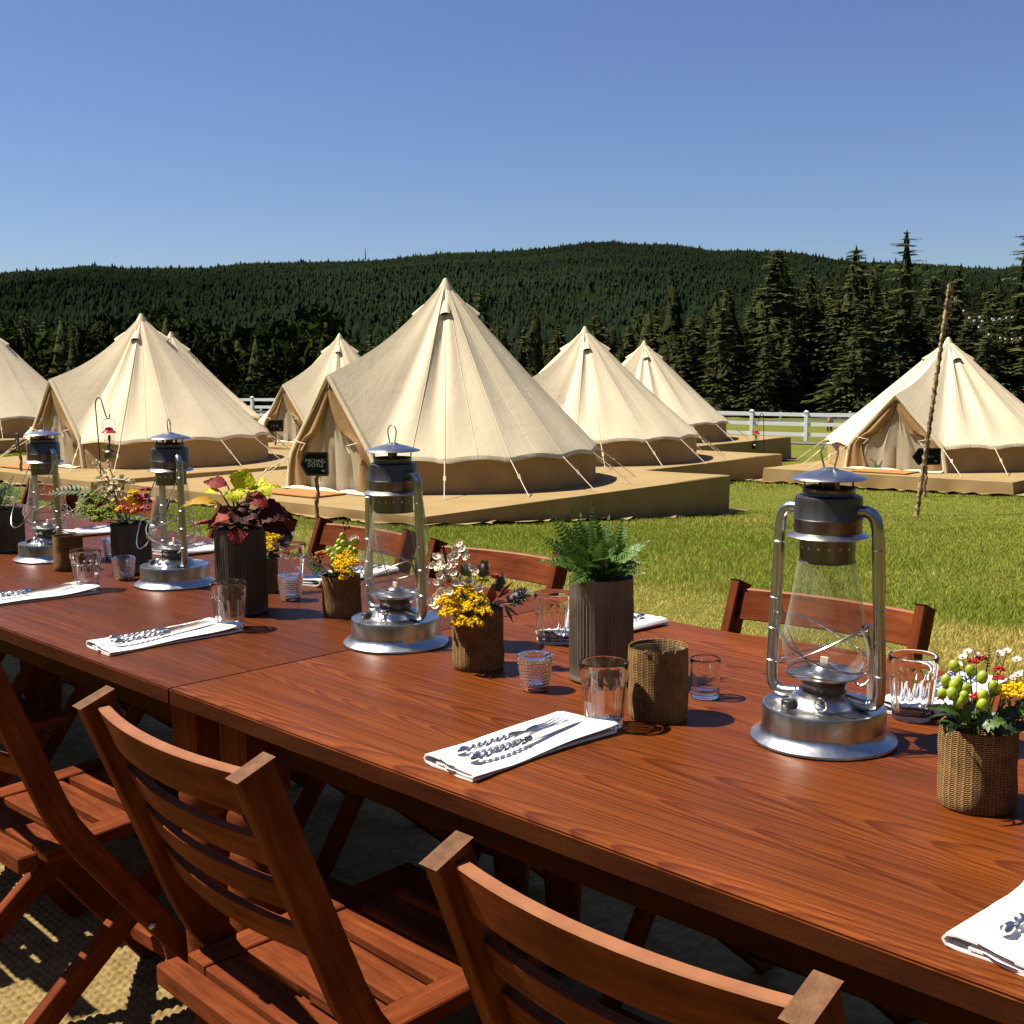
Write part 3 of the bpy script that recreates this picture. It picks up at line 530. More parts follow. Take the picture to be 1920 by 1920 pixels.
def tent(label, pos, r, H, seed, guys=True, az=DOOR, ph=1.39, pw=.85, pf=1.0, bounds=None):
    t = thing('bell_tent', label, 'tent', pos, az, 'canvas bell tents'); rd = random.Random(seed); wh = .415; rp = r*pf
    yl = pw*.92; legy = lambda z: pw*(.92*(ph-z)/(ph-wh) if z > wh else .92+.08*(1-z/wh)) if z < ph else 0; f0 = math.atan2(yl, rp); NP = 7; cols = []
    NA, NW = 9, 84
    for i in range(NA): # along the A-frame leg, from the peak down
        q = i/NA; y = yl*q; zz = ph+(wh-ph)*q; cols.append((rp+.06*(1-q), y, zz, math.atan2(y, r), -1, q))
    for i in range(NW+1):
        q = i/NW; a = f0+(PI-f0)*q; fr = (q*NP) % 1; ip = q*NP; half = (PI-f0)/NP/2
        loc = ((ip-math.floor(ip))-.5)*2*half; rr = r*(cos(half)/cos(loc))*.55+r*.45
        dip = sin(PI*(ip % 1)); zz = wh+.045*dip
        x, y = rr*cos(a), rr*sin(a)
        if q < .12: k = q/.12; L0 = math.hypot(rp, yl); rr = L0*(1-k)+rr*k; x, y = rr*cos(a), rr*sin(a) 
        cols.append((x, y, zz, a, ip, q))
    phs = [rd.uniform(0, 6) for _ in range(8)]
    us = [0, .03, .07, .12, .18, .26, .34, .42, .5, .58, .66, .74, .81, .87, .92, .96, .985, 1.0]
    def surf(side, col, u):
        x, y, z, a, ip, q = col; px_, py_, pz = x*u, y*u*side, H+(z-H)*u
        sg = .11*math.exp(-(a/.42)**2)+.03+.012*sin(3*a+phs[0]); pz -= sg*sin(PI*min(1, u*1.02))*(1.0 if u < 1 else 0)
        # tension folds that run from the cap to the porch and to each guy point
        w = sin(PI*u)**.8; am = .034*math.exp(-((a-.62)/.30)**2)*w
        d = am*sin(a*19+phs[1 if side > 0 else 2]+u*1.3)+.010*w*sin(a*11+phs[3])*(1 if a > .3 else .4)
        if ip >= 0:
            dip = sin(PI*(ip % 1)); d -= .060*dip*sin(PI*u*.93)*u
            e = max(0, (u-.72)/.28); nr = min(ip % 1, 1-ip % 1); d += .014*e*(1-e*.5)*cos(nr*34)*math.exp(-nr*6)
        L = math.hypot(x, y) or 1; sl = math.hypot(L, H-z); nxr, nz = (H-z)/sl, L/sl
        return (px_+d*nxr*x/L, py_+d*nxr*y*side/L, pz+d*nz)
    loop = [(1, c) for c in cols]+[(-1, c) for c in cols[::-1]][0:-1]
    G = [[surf(sd, c, max(u, .012)) for (sd, c) in loop] for u in us]
    mb = MB(); n_ = len(loop); mb.grid(G, uv=lambda i, j: (j/n_*4, us[min(i, len(us)-1)]), cv=True)
    mb.build('roof_canvas', CANVAS, t)
    mb = MB()   # the sewn seams between the roof panels
    for (sd, c) in [(sd, cols[NA+round((i+.0)/NP/1*NW)]) for sd in (1, -1) for i in range(1, NP)]+[(sd, cols[NA+round((i+.5)/NP*NW)]) for sd in (1, -1) for i in range(NP)]:
        P = [Vector(surf(sd, c, u)) for u in us[3:]]; P = [p+Vector((p.x, p.y, 1.6*math.hypot(p.x, p.y)+.01)).normalized()*.0015 for p in P]; mb.tube(P, .0042, 5)
    mb.build('roof_seams', CANVAS, t)
    # eave hem: a doubled strip of canvas
    for sd in (1, -1):
        mb = MB(); G = []
        for c in cols[NA:]:
            p = Vector(surf(sd, c, 1.0)); o = Vector((p.x, p.y, 0)).normalized(); ip = c[4]; fl = .007*abs(sin(ip*PI*2.3))
            G.append([p-o*.004+Vector((0, 0, .004)), p+o*(.012+fl*.3)+Vector((0, 0, -.022)), p+o*(.018+fl)+Vector((0, 0, -.05-.006*sin(ip*7)))])
        mb.grid(G, uv=lambda i, j: (i*.05, j*.05)); mb.build('eave_hem', CANVAS, t)
    # wall
    fb = math.atan2(pw, rp)
    for sd in (1, -1):
        mb = MB(); G = []
        for c in cols[NA:]:
            x, y, z, a, ip, q = c; ab = fb+(PI-fb)*q; bx, by = r*.985*cos(ab), r*.985*sin(ab)
            if q < .1: k_q = q/.1; Lb = math.hypot(rp, pw)*(1-k_q)+r*.985*k_q; bx, by = Lb*cos(ab), Lb*sin(ab)
            row = []
            for k in range(6):
                s_ = k/5; b = .025*sin(PI*s_)*sin(ip*9+phs[4])-.02*sin(PI*s_)*sin(PI*(ip % 1))
                xx, yy = x*.985*(1-s_)+bx*s_, y*.985*(1-s_)+by*s_; L = math.hypot(xx, yy); row.append((xx+b*xx/L, (yy+b*yy/L)*sd, z*(1-s_)-.003*s_))
            G.append(row)
        mb.grid(G, uv=lambda i, j: (i*.06, j*.1)); mb.build('shaded_wall_canvas', SHADED_WALLC, t)  # roof cloth, coloured darker for the shade below the eave
    # inner door curtain, a pleated triangle
    mb = MB(); G = []; nz = 14; xd = rp-.035
    for i in range(nz+1):
        s_ = i/nz; zt = (ph-.07)*(1-s_)+.015; w = .97*legy(zt+.06); row = []
        for j in range(25):
            y = (j/24*2-1)*w; row.append((xd+.022*sin(j*1.15+phs[5])*(.3+.7*s_)+.012*sin(j*2.7+i*.3), y, zt))
        G.append(row)
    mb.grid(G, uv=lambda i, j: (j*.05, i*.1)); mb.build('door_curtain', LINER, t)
    # tied-back door flaps hanging from the two A-frame legs
    for sd in (1, -1):
        mb = MB(); G = []; n = 22
        for i in range(n+1):
            s_ = i/n; zt = ph*(1-s_)+.01; yo = legy(zt); tie = .55
            w = (.05+.30*sin(PI*min(1, s_/tie)*.5)*(1 if s_ < tie*.92 else .55) if s_ < tie else .17+.24*((s_-tie)/(1-tie))**1.2)*(.9 if sd < 0 else 1.0)
            w *= min(1, s_*6+.15); row = []
            for j in range(9):
                k = j/8; y = yo-w*k*(1 if s_ < .97 else .96); x = rp+.008+.026*sin(k*PI*2.6+phs[6]+s_*1.5)*min(1, s_*3)*(.4+.6*k)+.020*s_*(1-s_)*4*k
                row.append((x, y*sd, zt))
            G.append(row)
        mb.grid(G, uv=lambda i, j: (j*.06, i*.06)); mb.build('door_flap', SHADED_FLAPC, t)  # same cloth, browned to stand for the flap's shaded side
        MB().tube([(rp+.09, sd*(legy(ph*.44)-.02), ph*.44), (rp+.11, sd*(legy(ph*.44)-.14), ph*.42), (rp+.09, sd*(legy(ph*.44)-.24), ph*.41), (rp+.10, sd*(legy(ph*.44)-.16), ph*.35)], .008, 5).build('tie_cord', ROPE, t)
        # canvas border that folds over each leg
        mb = MB(); G = []
        for i in range(13):
            s_ = i/12; zt = ph*(1-s_); y = legy(zt); G.append([(rp-.02, (y+.04)*sd, zt-.01), (rp+.026, (y+.028)*sd, zt+.012), (rp+.034, (y-.004)*sd, zt-.01), (rp+.024, (y-.022)*sd, zt-.024)])
        mb.grid(G, uv=lambda i, j: (j*.03, i*.1)); mb.build('porch_hem', CANVAS, t)
    # sill cloth along the doorway
    mb = MB(); mb.grid([[(rp+.02+.13*k+.02*sin(i*1.3), (i/12*2-1)*pw*.98, .012+.03*(1-k)*abs(sin(i*.9))) for k in (0, .5, 1)] for i in range(13)]); mb.build('door_sill', CANVAS, t)
    # cap and vents
    mb = MB(); mb.lathe([(.002, H+.035), (.022, H+.03), (.05, H-.02), (.115, H-.13), (.122, H-.15), (.112, H-.152)], 20); mb.build('apex_cap', CANVAS, t)
    for wa in (-88, 2, 92, 182):
        a = R_(wa)-az; a = (a+PI) % (2*PI)-PI; u0, u1 = .205, .115
        def cone(u, off, tang):
            q = Vector((cos(a), sin(a), 0)); sl = math.hypot(r, H-wh); n = Vector((q.x*(H-wh)/sl, q.y*(H-wh)/sl, r/sl)); tn = Vector((-sin(a), cos(a), 0))
            return Vector((q.x*r*u, q.y*r*u, H-(H-wh)*u-.03*sin(PI*u)))+n*off+tn*tang
        mb = MB(); G = []; wv = .082
        for i in range(6):
            k = i/5; u = u0+(u1-u0)*k; hgt = .060*(1-k)**.8+.010
            G.append([cone(u-.0*abs(s_), hgt*math.sqrt(max(0, 1-s_*s_))-.012, s_*wv*(1-.55*k)) for s_ in np.linspace(-1, 1, 11)])
        mb.grid(G); mb.build('vent_hood', CANVAS, t)
        arc = [cone(u0-.006, .055*math.sqrt(max(0, 1-s_*s_))-.012, s_*wv*.95) for s_ in np.linspace(-1, 1, 11)]
        MB().add(arc, [list(range(11))]).build('vent_opening', VENT_SHADE, t)  # flat dark panel painted as the shaded hole under the hood
    if guys:
        for sd in (1, -1):
            for i in range(NP+1):
                q = i/NP; c = cols[NA+round(q*NW)]; p = Vector(surf(sd, c, 1.0)); 
                if i == NP and sd < 0: continue
                o = Vector((p.x, p.y, 0)).normalized(); e = p+o*(.52); e.z = .0
                if i == 0: e = Vector((p.x+.45, p.y+sd*.5, 0))
                mid = (p+e)/2; MB().tube([p+Vector((0, 0, -.02)), mid-Vector((0, 0, .008)), e], .0065, 5).build('guy_rope', ROPE, t)
                MB().bar(mid-o*.03+Vector((0, 0, .03)), mid+o*.01+Vector((0, 0, -.02)), .03, .012).build('rope_slider', ROPE, t)
    return t
TENTS = [ # label, x, y, z, r, H, platform extents
 ('largest bell tent, in the middle, with an open porch', -.85, 16.1, -.25, 2.0, 2.62, (-3.03, 2.73, -2.66, 3.0), 'platform under the largest tent, its shaded side nearest the table'),
 ('bell tent behind the hook with the red lantern', -6.06, 20.0, -.245, 2.0, 2.36, (-2.6, 2.8, -2.9, 2.6), 'platform the red lantern hook stands on'),
 ('bell tent mostly hidden behind another, only its right slope showing', -8.1, 29.0, -.34, 2.0, 2.42, (-2.6, 2.6, -2.6, 2.6), 'platform hidden behind the red lantern tent'),
 ('bell tent cut off by the left edge of the photo', -11.85, 27.6, -.2, 2.0, 2.42, (-2.7, 2.7, -2.6, 2.7), 'platform at the left edge of the photo'),
 ('small distant bell tent left of the largest, sign at its door', -4.08, 29.0, -.46, 2.0, 2.47, (-2.8, 2.6, -2.6, 2.6), 'platform of the distant tent left of the largest one'),
 ('bell tent just right of the largest one, its slope overlapped by it', 1.31, 21.4, -.38, 2.0, 2.27, (-2.5, 2.76, -2.35, 2.6), 'platform in the middle of the three stepped shaded platforms'),
 ('smallest bell tent, farthest back beside the white fence', 3.19, 29.0, -.52, 2.0, 2.30, (-2.5, 2.56, -2.5, 2.5), 'farthest platform, ending in front of the white fence'),
 ('bell tent standing alone at right behind the leaning pole', 7.57, 21.0, -.495, 2.0, 2.14, (-2.75, 2.5, -2.15, 1.95), 'low sunlit platform behind the leaning pole')]
for k, (lab, x, y, z, r, H, ext, pl) in enumerate(TENTS):
    platform(pl, (x, y), z-.008, *ext); tent(lab, (x, y, z), r, H, 11+k, ph=(1.39, 1.33, 1.3, 1.3, 1.3, 1.3, 1.3, 1.22)[k], pf=(1.0, .80, .85, .85, .84, .9, .9, 1.0)[k])
def doormat(label, x, y, z, w=.95, d=.5):
    m = MB(); m.box((0, 0, .009), (d, w, .018)); o = m.build('doormat', COIR, loc=(x, y, z), rot=(0, 0, DOOR), bevel=.004); tag(o, label, 'doormat', 'orange doormats')
for lab, k, dd in (('orange coir doormat before the largest tent', 0, 2.42), ('orange coir doormat before the tent with the red lantern', 1, 2.05), ('orange coir doormat before the lone tent at right', 7, 2.36)):
    x, y, z = TENTS[k][1:4]; doormat(lab, x+cos(DOOR)*dd, y+sin(DOOR)*dd, z+.004)

# ------------------------------------------------------------------ arrow signs
def text_mesh(txt, size, mat, th=.0012):
    cu = bpy.data.curves.new('lettering', 'FONT'); cu.body = txt; cu.size = size; cu.align_x = 'CENTER'; cu.align_y = 'CENTER'; cu.extrude = th; cu.space_line = .82; cu.resolution_u = 2
    o = bpy.data.objects.new('lettering_src', cu); C.objects.link(o); dg = bpy.context.evaluated_depsgraph_get(); me = bpy.data.meshes.new_from_object(o.evaluated_get(dg)); bpy.data.objects.remove(o); me.materials.clear(); me.materials.append(mat); return me
def sign(label, x, y, z, hb, w=.27, h=.19, rz=0, lines=None, size=.05, scribble=0):
    t = thing('arrow_sign', label, 'sign', (x, y, z), rz, 'chalk name signs on branch posts'); r = random.Random(int(x*100))
    P = []; n = 22; L = hb-h*.3
    for i in range(n+1): P.append((.008*sin(i*.6)+.02*i/n, .006*cos(i*.9), -.06+(L+.06)*i/n))
    MB().tube(P, [.021*(1+.22*sin(i*2.1)+.08*sin(i*5.3)) for i in range(n+1)], 9).build('post', BRANCH, t)
    tip = -w*.62; o = [(tip, 0), (-w*.38, h/2), (w/2, h/2), (w/2, -h/2), (-w*.38, -h/2)]
    def prism(sc, y0, y1, inset=0):
        pts = [(px_*(1-inset/w*2), pz*(1-inset/h*2)) for px_, pz in o]; m = MB(); k = len(pts)
        vs = [(a, y0, b) for a, b in pts]+[(a, y1, b) for a, b in pts]; m.add(vs, [list(range(k)), list(range(2*k-1, k-1, -1))]+[[i, i+k, (i+1) % k+k, (i+1) % k] for i in range(k)]); return m
    def frame():
        m = MB(); k = len(o)
        for i in range(k):
            a, b = Vector((o[i][0], 0, o[i][1])), Vector((o[(i+1) % k][0], 0, o[(i+1) % k][1])); m.bar(a, b, .018, .022, (0, 0, 1) if abs((b-a).z) < abs((b-a).x) else (1, 0, 0))
        return m
    c = (.02, -.035, hb)
    prism(1, -.006, .006).build('board', CHALK, t, c); fr = frame().build('frame', SIGNFRAME, t, c)
    if lines: obj('lettering', text_mesh(lines, size, CHALKTXT), t, (c[0]+.0, c[1]-.0078, c[2]+.008), (PI/2, 0, 0))
    if scribble:
        m = MB(); x0 = -w*.25
        for i in range(scribble):
            q = x0+i*w*.5/scribble; zt = r.uniform(.012, .02); m.bar((q, -.0075, -zt), (q+.004, -.0075, zt), .004, .002, (1, 0, 0))
            if i % 2: m.bar((q, -.0075, zt*r.uniform(-1, 1)), (q+w*.4/scribble, -.0075, zt*r.uniform(-1, 1)), .004, .002, (0, 0, 1))
        m.build('chalk_scrawl', CHALKTXT, t, c)
    m = MB().box((w*.32, -.0075, -h*.30), (.035, .002, .012)); m.build('chalk_mark', CHALKTXT, t, c)
    return t
sx1, sy1 = px(591, 12.6), 12.6
sign('black arrow sign lettered in chalk before the largest tent', sx1, sy1, T(sx1, sy1), .58+(-.33-T(sx1, sy1)), .26, .235, R_(-12), 'MICHAEL\nDOYLE', .056)
sign('black arrow sign before the small distant tent', px(517, 26.6), 26.6, T(px(517, 26.6), 26.6), .58, .33, .24, R_(4), None, 0, 5)
sign('black arrow sign half hidden by the leaning pole', px(1738, 17.6), 17.6, T(px(1738, 17.6), 17.6), .60, .36, .23, 0, None, 0, 6)
sign('black sign seen nearly edge-on behind the leftmost lantern', px(38, 17.9), 17.9, T(px(38, 17.9), 17.9), .60, .33, .24, R_(-62), None, 0, 5)

# ------------------------------------------------------------------ hooks with red lanterns
def hook(label, x, y, z, h, flip=1):
    t = thing('shepherd_hook', label, 'hook', (x, y, z), 0, 'iron hooks for red lanterns'); P = [(0, 0, -.05), (-.015, 0, h*.5), (-.03, 0, h-.16)]
    for i in range(9): a = PI-PI*i/8*.86; P.append((-.03+flip*.045+flip*.045*cos(a), 0, h-.10+.10*sin(a)))
    e = P[-1]; P += [(e[0]+flip*.045, 0, h-.24), (e[0]+flip*.065, 0, h-.285), (e[0]+flip*.085, 0, h-.29), (e[0]+flip*.10, 0, h-.265), (e[0]+flip*.10, 0, h-.22)]
    MB().tube(P, .0085, 7).build('rod', IRON, t); return (x+e[0]+flip*.08, y, z+h-.295)
def red_lantern(label, p):
    x, y, z = p; t = thing('camping_lantern', label, 'lantern', (x, y, z-.47*1.12), 0, 'red camping lanterns on hooks')
    t.scale = (1.12,)*3
    MB().lathe([(.001, 0), (.070, 0), (.074, .01), (.074, .078), (.066, .087), (.045, .098), (.03, .102)], 20).build('fuel_tank', GALV_DARK, t)
    MB().lathe([(.03, .1), (.034, .12), (.032, .15), (.045, .16), (.05, .165), (.02, .166)], 16).build('burner_collar', GALV_DARK, t)
    MB().lathe([(.046, .165), (.058, .19), (.063, .24), (.062, .29), (.056, .315)], 20).build('globe', GLOBE, t)
    MB().lathe([(.085, .305), (.088, .312), (.07, .328), (.052, .338), (.05, .352), (.045, .368), (.02, .376), (.001, .378)], 20).build('hood', REDENAMEL, t)
    MB().lathe([(.006, .165), (.012, .2), (.02, .23), (.016, .27), (.004, .285)], 10).build('mantle', M('sooty_mantle', (.12, .07, .06), (.2, .14, .11), 40, .9), t)
    MB().tube([(-.072, 0, .325), (-.078, 0, .36), (-.070, 0, .44), (-.055, 0, .468), (0, 0, .472), (.055, 0, .468), (.070, 0, .44), (.078, 0, .36), (.072, 0, .325)], .003, 6).build('bail', WIRE, t)
    MB().lathe([(.004, 0), (.014, .002), (.014, .014), (.004, .016)], 10).build('valve_knob', M('brass_knob', (.55, .38, .08), rough=.3, metal=1), t, (-.068, -.01, .09), (0, -PI/2, 0))
hx_ = px(183, 16.25)
red_lantern('red-topped camping lantern hanging before the tent at left', hook('iron shepherd hook on the platform edge at left', hx_, 16.35, -.26, 1.13))
red_lantern('tiny red-topped lantern hanging before the white fence', hook('distant iron hook beside the white fence', 5.87, 27.9, T(5.87, 27.9), 1.15, -1))

# ------------------------------------------------------------------ leaning wrapped pole and its string lights
pb = Vector((px(1724, 14.5), 14.5, T(px(1724, 14.5), 14.5)-.03)); pt = Vector((px(1772, 14.5), 14.5, 2.16))
pole = thing('wrapped_pole', 'tall leaning pole wound in tan fabric at right', 'pole', pb); d = pt-pb; mb = MB(); G = []; L = d.length; q = d.to_track_quat('Z', 'X'); n = 190
for i in range(n+1):
    s_ = i/n; row = []
    for k in range(14):
        a = 2*PI*k/14; tw = s_*L*52+a; rr = .0225*(1-.15*s_)+.0115*(.5+.5*sin(tw+1.5*sin(s_*L*9)))**1.3+.004*sin(s_*L*120+3*a); row.append(q @ Vector((rr*cos(a), rr*sin(a), s_*L)))
    G.append(row)
mb.grid(G, uv=lambda i, j: (i*.02, j*.02), cv=True); mb.build('fabric_wrap', WRAP, pole)
MB().tube([q @ Vector((0, 0, -.05)), q @ Vector((0, 0, L+.02))], .018, 8).build('core_pole', BRANCH, pole)
def lights(label, pts, bulbs):
    t = thing('string_light', label, 'string lights', pts[0], 0, 'strings of clear bulbs from the leaning pole'); o = Vector(pts[0]); P = []
    for i in range(len(pts)-1):
        for k in range(6): P.append(Vector(pts[i]).lerp(Vector(pts[i+1]), k/6)-o)
    P.append(Vector(pts[-1])-o); MB().tube(P, .004, 5).build('cable', IRON, t); bm_ = MB().ball((0, 0, -.042), .024, 10, 8); me = bm_.mesh('bulb', BULB); sk_ = MB().lathe([(.001, .0), (.014, 0), (.016, -.02), (.001, -.022)], 8).mesh('socket', WHITEPAINT)
    for f in bulbs:
        i = min(len(P)-1, int(f*(len(P)-1))); b = obj('bulb', me, t, P[i]); obj('socket', sk_, b)
def at14(xp, yp, d): return (px(xp, d), d, 1.26+d*(686+(960-xp)*.008-yp)/2256)
lights('upper string of clear bulbs sagging from the pole top', [at14(1772, 545, 14.5), at14(1785, 566, 14.6), at14(1803, 588, 14.8), at14(1830, 596, 15.2), at14(1858, 600, 15.6), at14(1890, 596, 16), at14(1935, 576, 16.5)], [0, .16, .33, .5, .66, .78, .85])
lights('middle string of clear bulbs off the leaning pole', [at14(1772, 548, 14.5), at14(1790, 575, 14.5), at14(1815, 602, 14.6), at14(1845, 604, 14.8), at14(1878, 597, 15), at14(1930, 570, 15.4)], [.15, .38, .45, .55, .67, .76])
lights('lowest string of clear bulbs off the leaning pole', [at14(1772, 552, 14.5), at14(1800, 590, 15), at14(1843, 626, 15.8), at14(1875, 636, 16.4), at14(1900, 637, 17), at14(1940, 620, 18)], [.35, .45, .58, .65, .75, .86])
# ------------------------------------------------------------------ the dining table. a runs along it (away to the left), c across it from the near edge
YAW = R_(44.70); tA = Vector((-sin(YAW), cos(YAW), 0)); mA = Vector((cos(YAW), sin(YAW), 0)); NE, TW, SEAM, TL, TH = .9114, .934, 1.692, 2.44, .76
def AC(a, c, z=TH): p = tA*a+mA*(NE+c); return Vector((p.x, p.y, z))
AX = math.atan2(tA.y, tA.x)      # local X of the table = along it; local Y then points to -c
def leg_prof():
    return [(.001, 0), (.030, 0), (.034, .02), (.028, .05), (.030, .07), (.040, .2), (.049, .38), (.050, .45), (.044, .485), (.034, .50), (.034, .51), (.046, .525), (.048, .545), (.042, .565), (.032, .575), (.036, .585)]
def table(label, a0, dz, ra=0, WOOD=WOOD):
    t = thing('dining_table', label, 'table', AC(a0+TL/2, TW/2, 0), AX+ra, 'farm tables set end to end'); h = TL/2-.0004
    tk = .027; mb = MB().box((0, 0, 0), (2*h, TW, tk)); top = mb.build('tabletop', [WOOD, EDGE], t, (0, 0, TH-tk/2+dz), bevel=.0022, seg=2)
    top.cycles.is_caustics_receiver = True
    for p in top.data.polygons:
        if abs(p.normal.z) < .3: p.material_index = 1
    for sy in (-1, 1): MB().box((0, 0, 0), (2*h-.16, .022, .085)).build('apron', EDGE, t, (0, sy*(TW/2-.115), TH-tk-.0435+dz))
    for sx in (-1, 1): MB().box((0, 0, 0), (.022, TW-.26, .085)).build('apron', EDGE, t, (sx*(h-.05), 0, TH-tk-.0435+dz))
    L = MB().lathe(leg_prof(), 24).box((0, 0, .659), (.078, .078, .146)).mesh('leg', ACACIA)
    for sx in (-1, 1):
        for sy in (-1, 1): obj('leg', L, t, (sx*(h-.075), sy*(TW/2-.105), 0))
    return t
table('long reddish-brown table nearest the camera', SEAM-TL, 0); table('second table, beyond the seam at left', SEAM, -.0002, 0, WOOD2)
table('third table, farthest at the left end of the row', SEAM+TL+.004, 0, 0, WOOD2)

# ------------------------------------------------------------------ jute rug: braided rows
def axis(lo, hi, f0, f1, fine, coarse): return np.r_[np.arange(lo, f0, coarse), np.arange(f0, f1, fine), np.arange(f1, hi+coarse, coarse)]
ra_ = axis(-1.6, 7, 1.45, 3.25, .0050, .04); rc_ = axis(-1.7, 1.85, -.75, .42, .0031, .04)
A_, C_ = np.meshgrid(ra_, rc_); row = .0172; k_ = np.floor(C_/row); fr_ = C_/row-k_
wob = .3*np.sin(A_*5+k_*1.7)+.25*np.sin(A_*17.3+k_*2.9); ph_ = A_*2*PI/.024+wob*2+np.where(k_ % 2, 1.1, 0)+k_*.45
hgt = np.abs(np.sin(PI*fr_))**.6*.0068*(.55+.45*np.sin(ph_+(fr_-.5)*2.6*np.where(k_ % 2, 1, -1)))+.002*np.sin(A_*9+C_*7)
base = tA.xy; XX = A_*tA.x+(NE+C_)*mA.x; YY = A_*tA.y+(NE+C_)*mA.y
zz_ = np.maximum(terr(XX[::8, ::8], YY[::8, ::8]).max(), 0)*0+terr(XX, YY)
ix = np.arange(A_.size).reshape(A_.shape); F = np.stack([ix[:-1, :-1], ix[1:, :-1], ix[1:, 1:], ix[:-1, 1:]], -1).reshape(-1, 4)
rug = obj('jute_rug', bigmesh('jute_rug', np.c_[XX.ravel(), YY.ravel(), (zz_+.008+hgt).ravel()], F, JUTE, smooth=True)); tag(rug, 'braided jute rug under the tables and chairs', 'rug')

# ------------------------------------------------------------------ folding slatted chairs (local +y = towards the table)
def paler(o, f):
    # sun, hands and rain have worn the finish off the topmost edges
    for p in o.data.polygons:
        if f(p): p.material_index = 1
def chair_proto(label):
    t = thing('folding_chair', label, 'chair', (0, 0, 0), 0, 'slatted wooden folding chairs'); X0 = .19
    prof = [(-.232, .83), (-.10, .49), (.26, .005)]
    def stile(x, th=.020, wd=.046):
        P = [Vector((0, a, b)) for a, b in prof]; rows = []
        N = []
        for i in range(3):
            d0 = (P[i]-P[i-1]).normalized() if i else (P[1]-P[0]).normalized(); d1 = (P[i+1]-P[i]).normalized() if i < 2 else d0
            b = (d0+d1).normalized(); nn = Vector((0, b.z, -b.y))*-1; nn = Vector((0, -b.z, b.y)); N.append(nn/max(.6, b.dot(d0)))
        # soften the knee with extra points
        pts = []; 
        for q in np.linspace(0, 1, 13):
            if q < .42: s_ = q/.42; p = P[0].lerp(P[1], s_*.88); n = Vector(N[0])
            elif q > .58: s_ = (q-.58)/.42; p = P[1].lerp(P[2], .10+.90*s_); n = Vector(N[2])
            else: s_ = (q-.42)/.16; a, b = P[0].lerp(P[1], .88), P[1].lerp(P[2], .10); p = (a*(1-s_)**2+P[1]*2*s_*(1-s_)+b*s_*s_); n = Vector(N[0]).lerp(Vector(N[2]), s_).normalized()
            pts.append((p, n))
        mb = MB(); G = []; ln = [0]
        for i in range(1, 13): ln.append(ln[-1]+(pts[i][0]-pts[i-1][0]).length)
        for p, n in pts: G.append([p+n*wd/2+Vector((x-th/2, 0, 0)), p+n*wd/2+Vector((x+th/2, 0, 0)), p-n*wd/2+Vector((x+th/2, 0, 0)), p-n*wd/2+Vector((x-th/2, 0, 0))])
        mb.grid(G, uv=lambda i, j: (ln[min(i, 12)], j*.03+x), cv=True, smooth=False); mb.add(G[0], [[3, 2, 1, 0]], [[(0, 0), (.0, .02), (.03, .02), (.03, 0)]]); mb.add(G[-1], [[0, 1, 2, 3]]); return mb
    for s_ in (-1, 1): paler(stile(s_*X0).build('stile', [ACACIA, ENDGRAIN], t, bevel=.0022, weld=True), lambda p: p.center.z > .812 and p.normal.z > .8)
    def backslat(z0, h, th, bow, n=13):
        def yl(z): return -.232+(.83-z)/.34*.132
        mb = MB(); G = []
        for i in range(n):
            x = (i/(n-1)*2-1)*(X0-.011); b = -bow*(1-(x/X0)**2); tl = .132/.34
            G.append([(x, yl(z0+h/2)+b-th/2+.006, z0+h/2), (x, yl(z0+h/2)+b+th/2+.006, z0+h/2+.001), (x, yl(z0-h/2)+b+th/2+.006, z0-h/2), (x, yl(z0-h/2)+b-th/2+.006, z0-h/2)])
        mb.grid(G, uv=lambda i, j: (i*.03, j*.04+z0), cv=True, smooth=False); mb.add(G[0], [[0, 1, 2, 3]]); mb.add(G[-1], [[3, 2, 1, 0]]); return mb
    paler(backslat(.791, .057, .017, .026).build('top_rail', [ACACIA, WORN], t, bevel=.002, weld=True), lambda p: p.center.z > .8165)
    for z0 in (.715, .655, .595): backslat(z0, .037, .013, .026).build('back_slat', ACACIA, t, bevel=.0015, weld=True)
    zs = .445
    for s_ in (-1, 1): MB().bar((s_*.152, -.125, zs-.004), (s_*.152, .26, zs+.012), .048, .022).build('seat_rail', ACACIA, t, bevel=.002)
    for i in range(6):
        y = -.10+i*.064; MB().bar((-.127, y, zs-.003+i*.0027), (.127, y, zs-.003+i*.0027), .051, .015).build('seat_slat', ACACIA, t, bevel=.0018)
    MB().bar((-.176, -.155, zs-.006), (.176, -.155, zs-.006), .034, .03).build('rear_rail', ACACIA, t, bevel=.003)
    for s_ in (-1, 1):
        MB().bar((s_*.152, .20, zs-.02), (s_*.152, -.31, .005), .024, .044, (1, 0, 0)).build('rear_leg', ACACIA, t, bevel=.002)
        MB().ball((s_*.2035, .045, .27), .007, 8, 6).build('pivot_bolt', GALV, t)
    MB().bar((-.14, -.225, .082), (.14, -.225, .082), .018, .03).build('stretcher', ACACIA, t, bevel=.002)
    MB().bar((-.178, .19, .10), (.178, .19, .10), .018, .03).build('stretcher', ACACIA, t, bevel=.002)
    return t
CH = chair_proto('nearest folding chair, cut off by the bottom of the photo')
NEAR = [(.613, .026, .6, None), (1.247, -.012, -1.5, 'folding chair whose slatted back and seat both show, beside the table legs'), (2.085, .0, 2, 'third folding chair from the front, only its right side in view'), (2.78, -.02, -2, 'near-side folding chair farther along, legs at the left edge')]
for a, c, rz, lab in NEAR:
    # local +y must point along +c
    z = AX-PI+R_(rz); p = AC(a, c, 0); p.z = T(p.x, p.y)+(.012 if a > .7 else -.014)
    if lab is None: CH.location = p; CH.rotation_euler = (0, 0, z)
    else: clone(CH, lab, p, z)
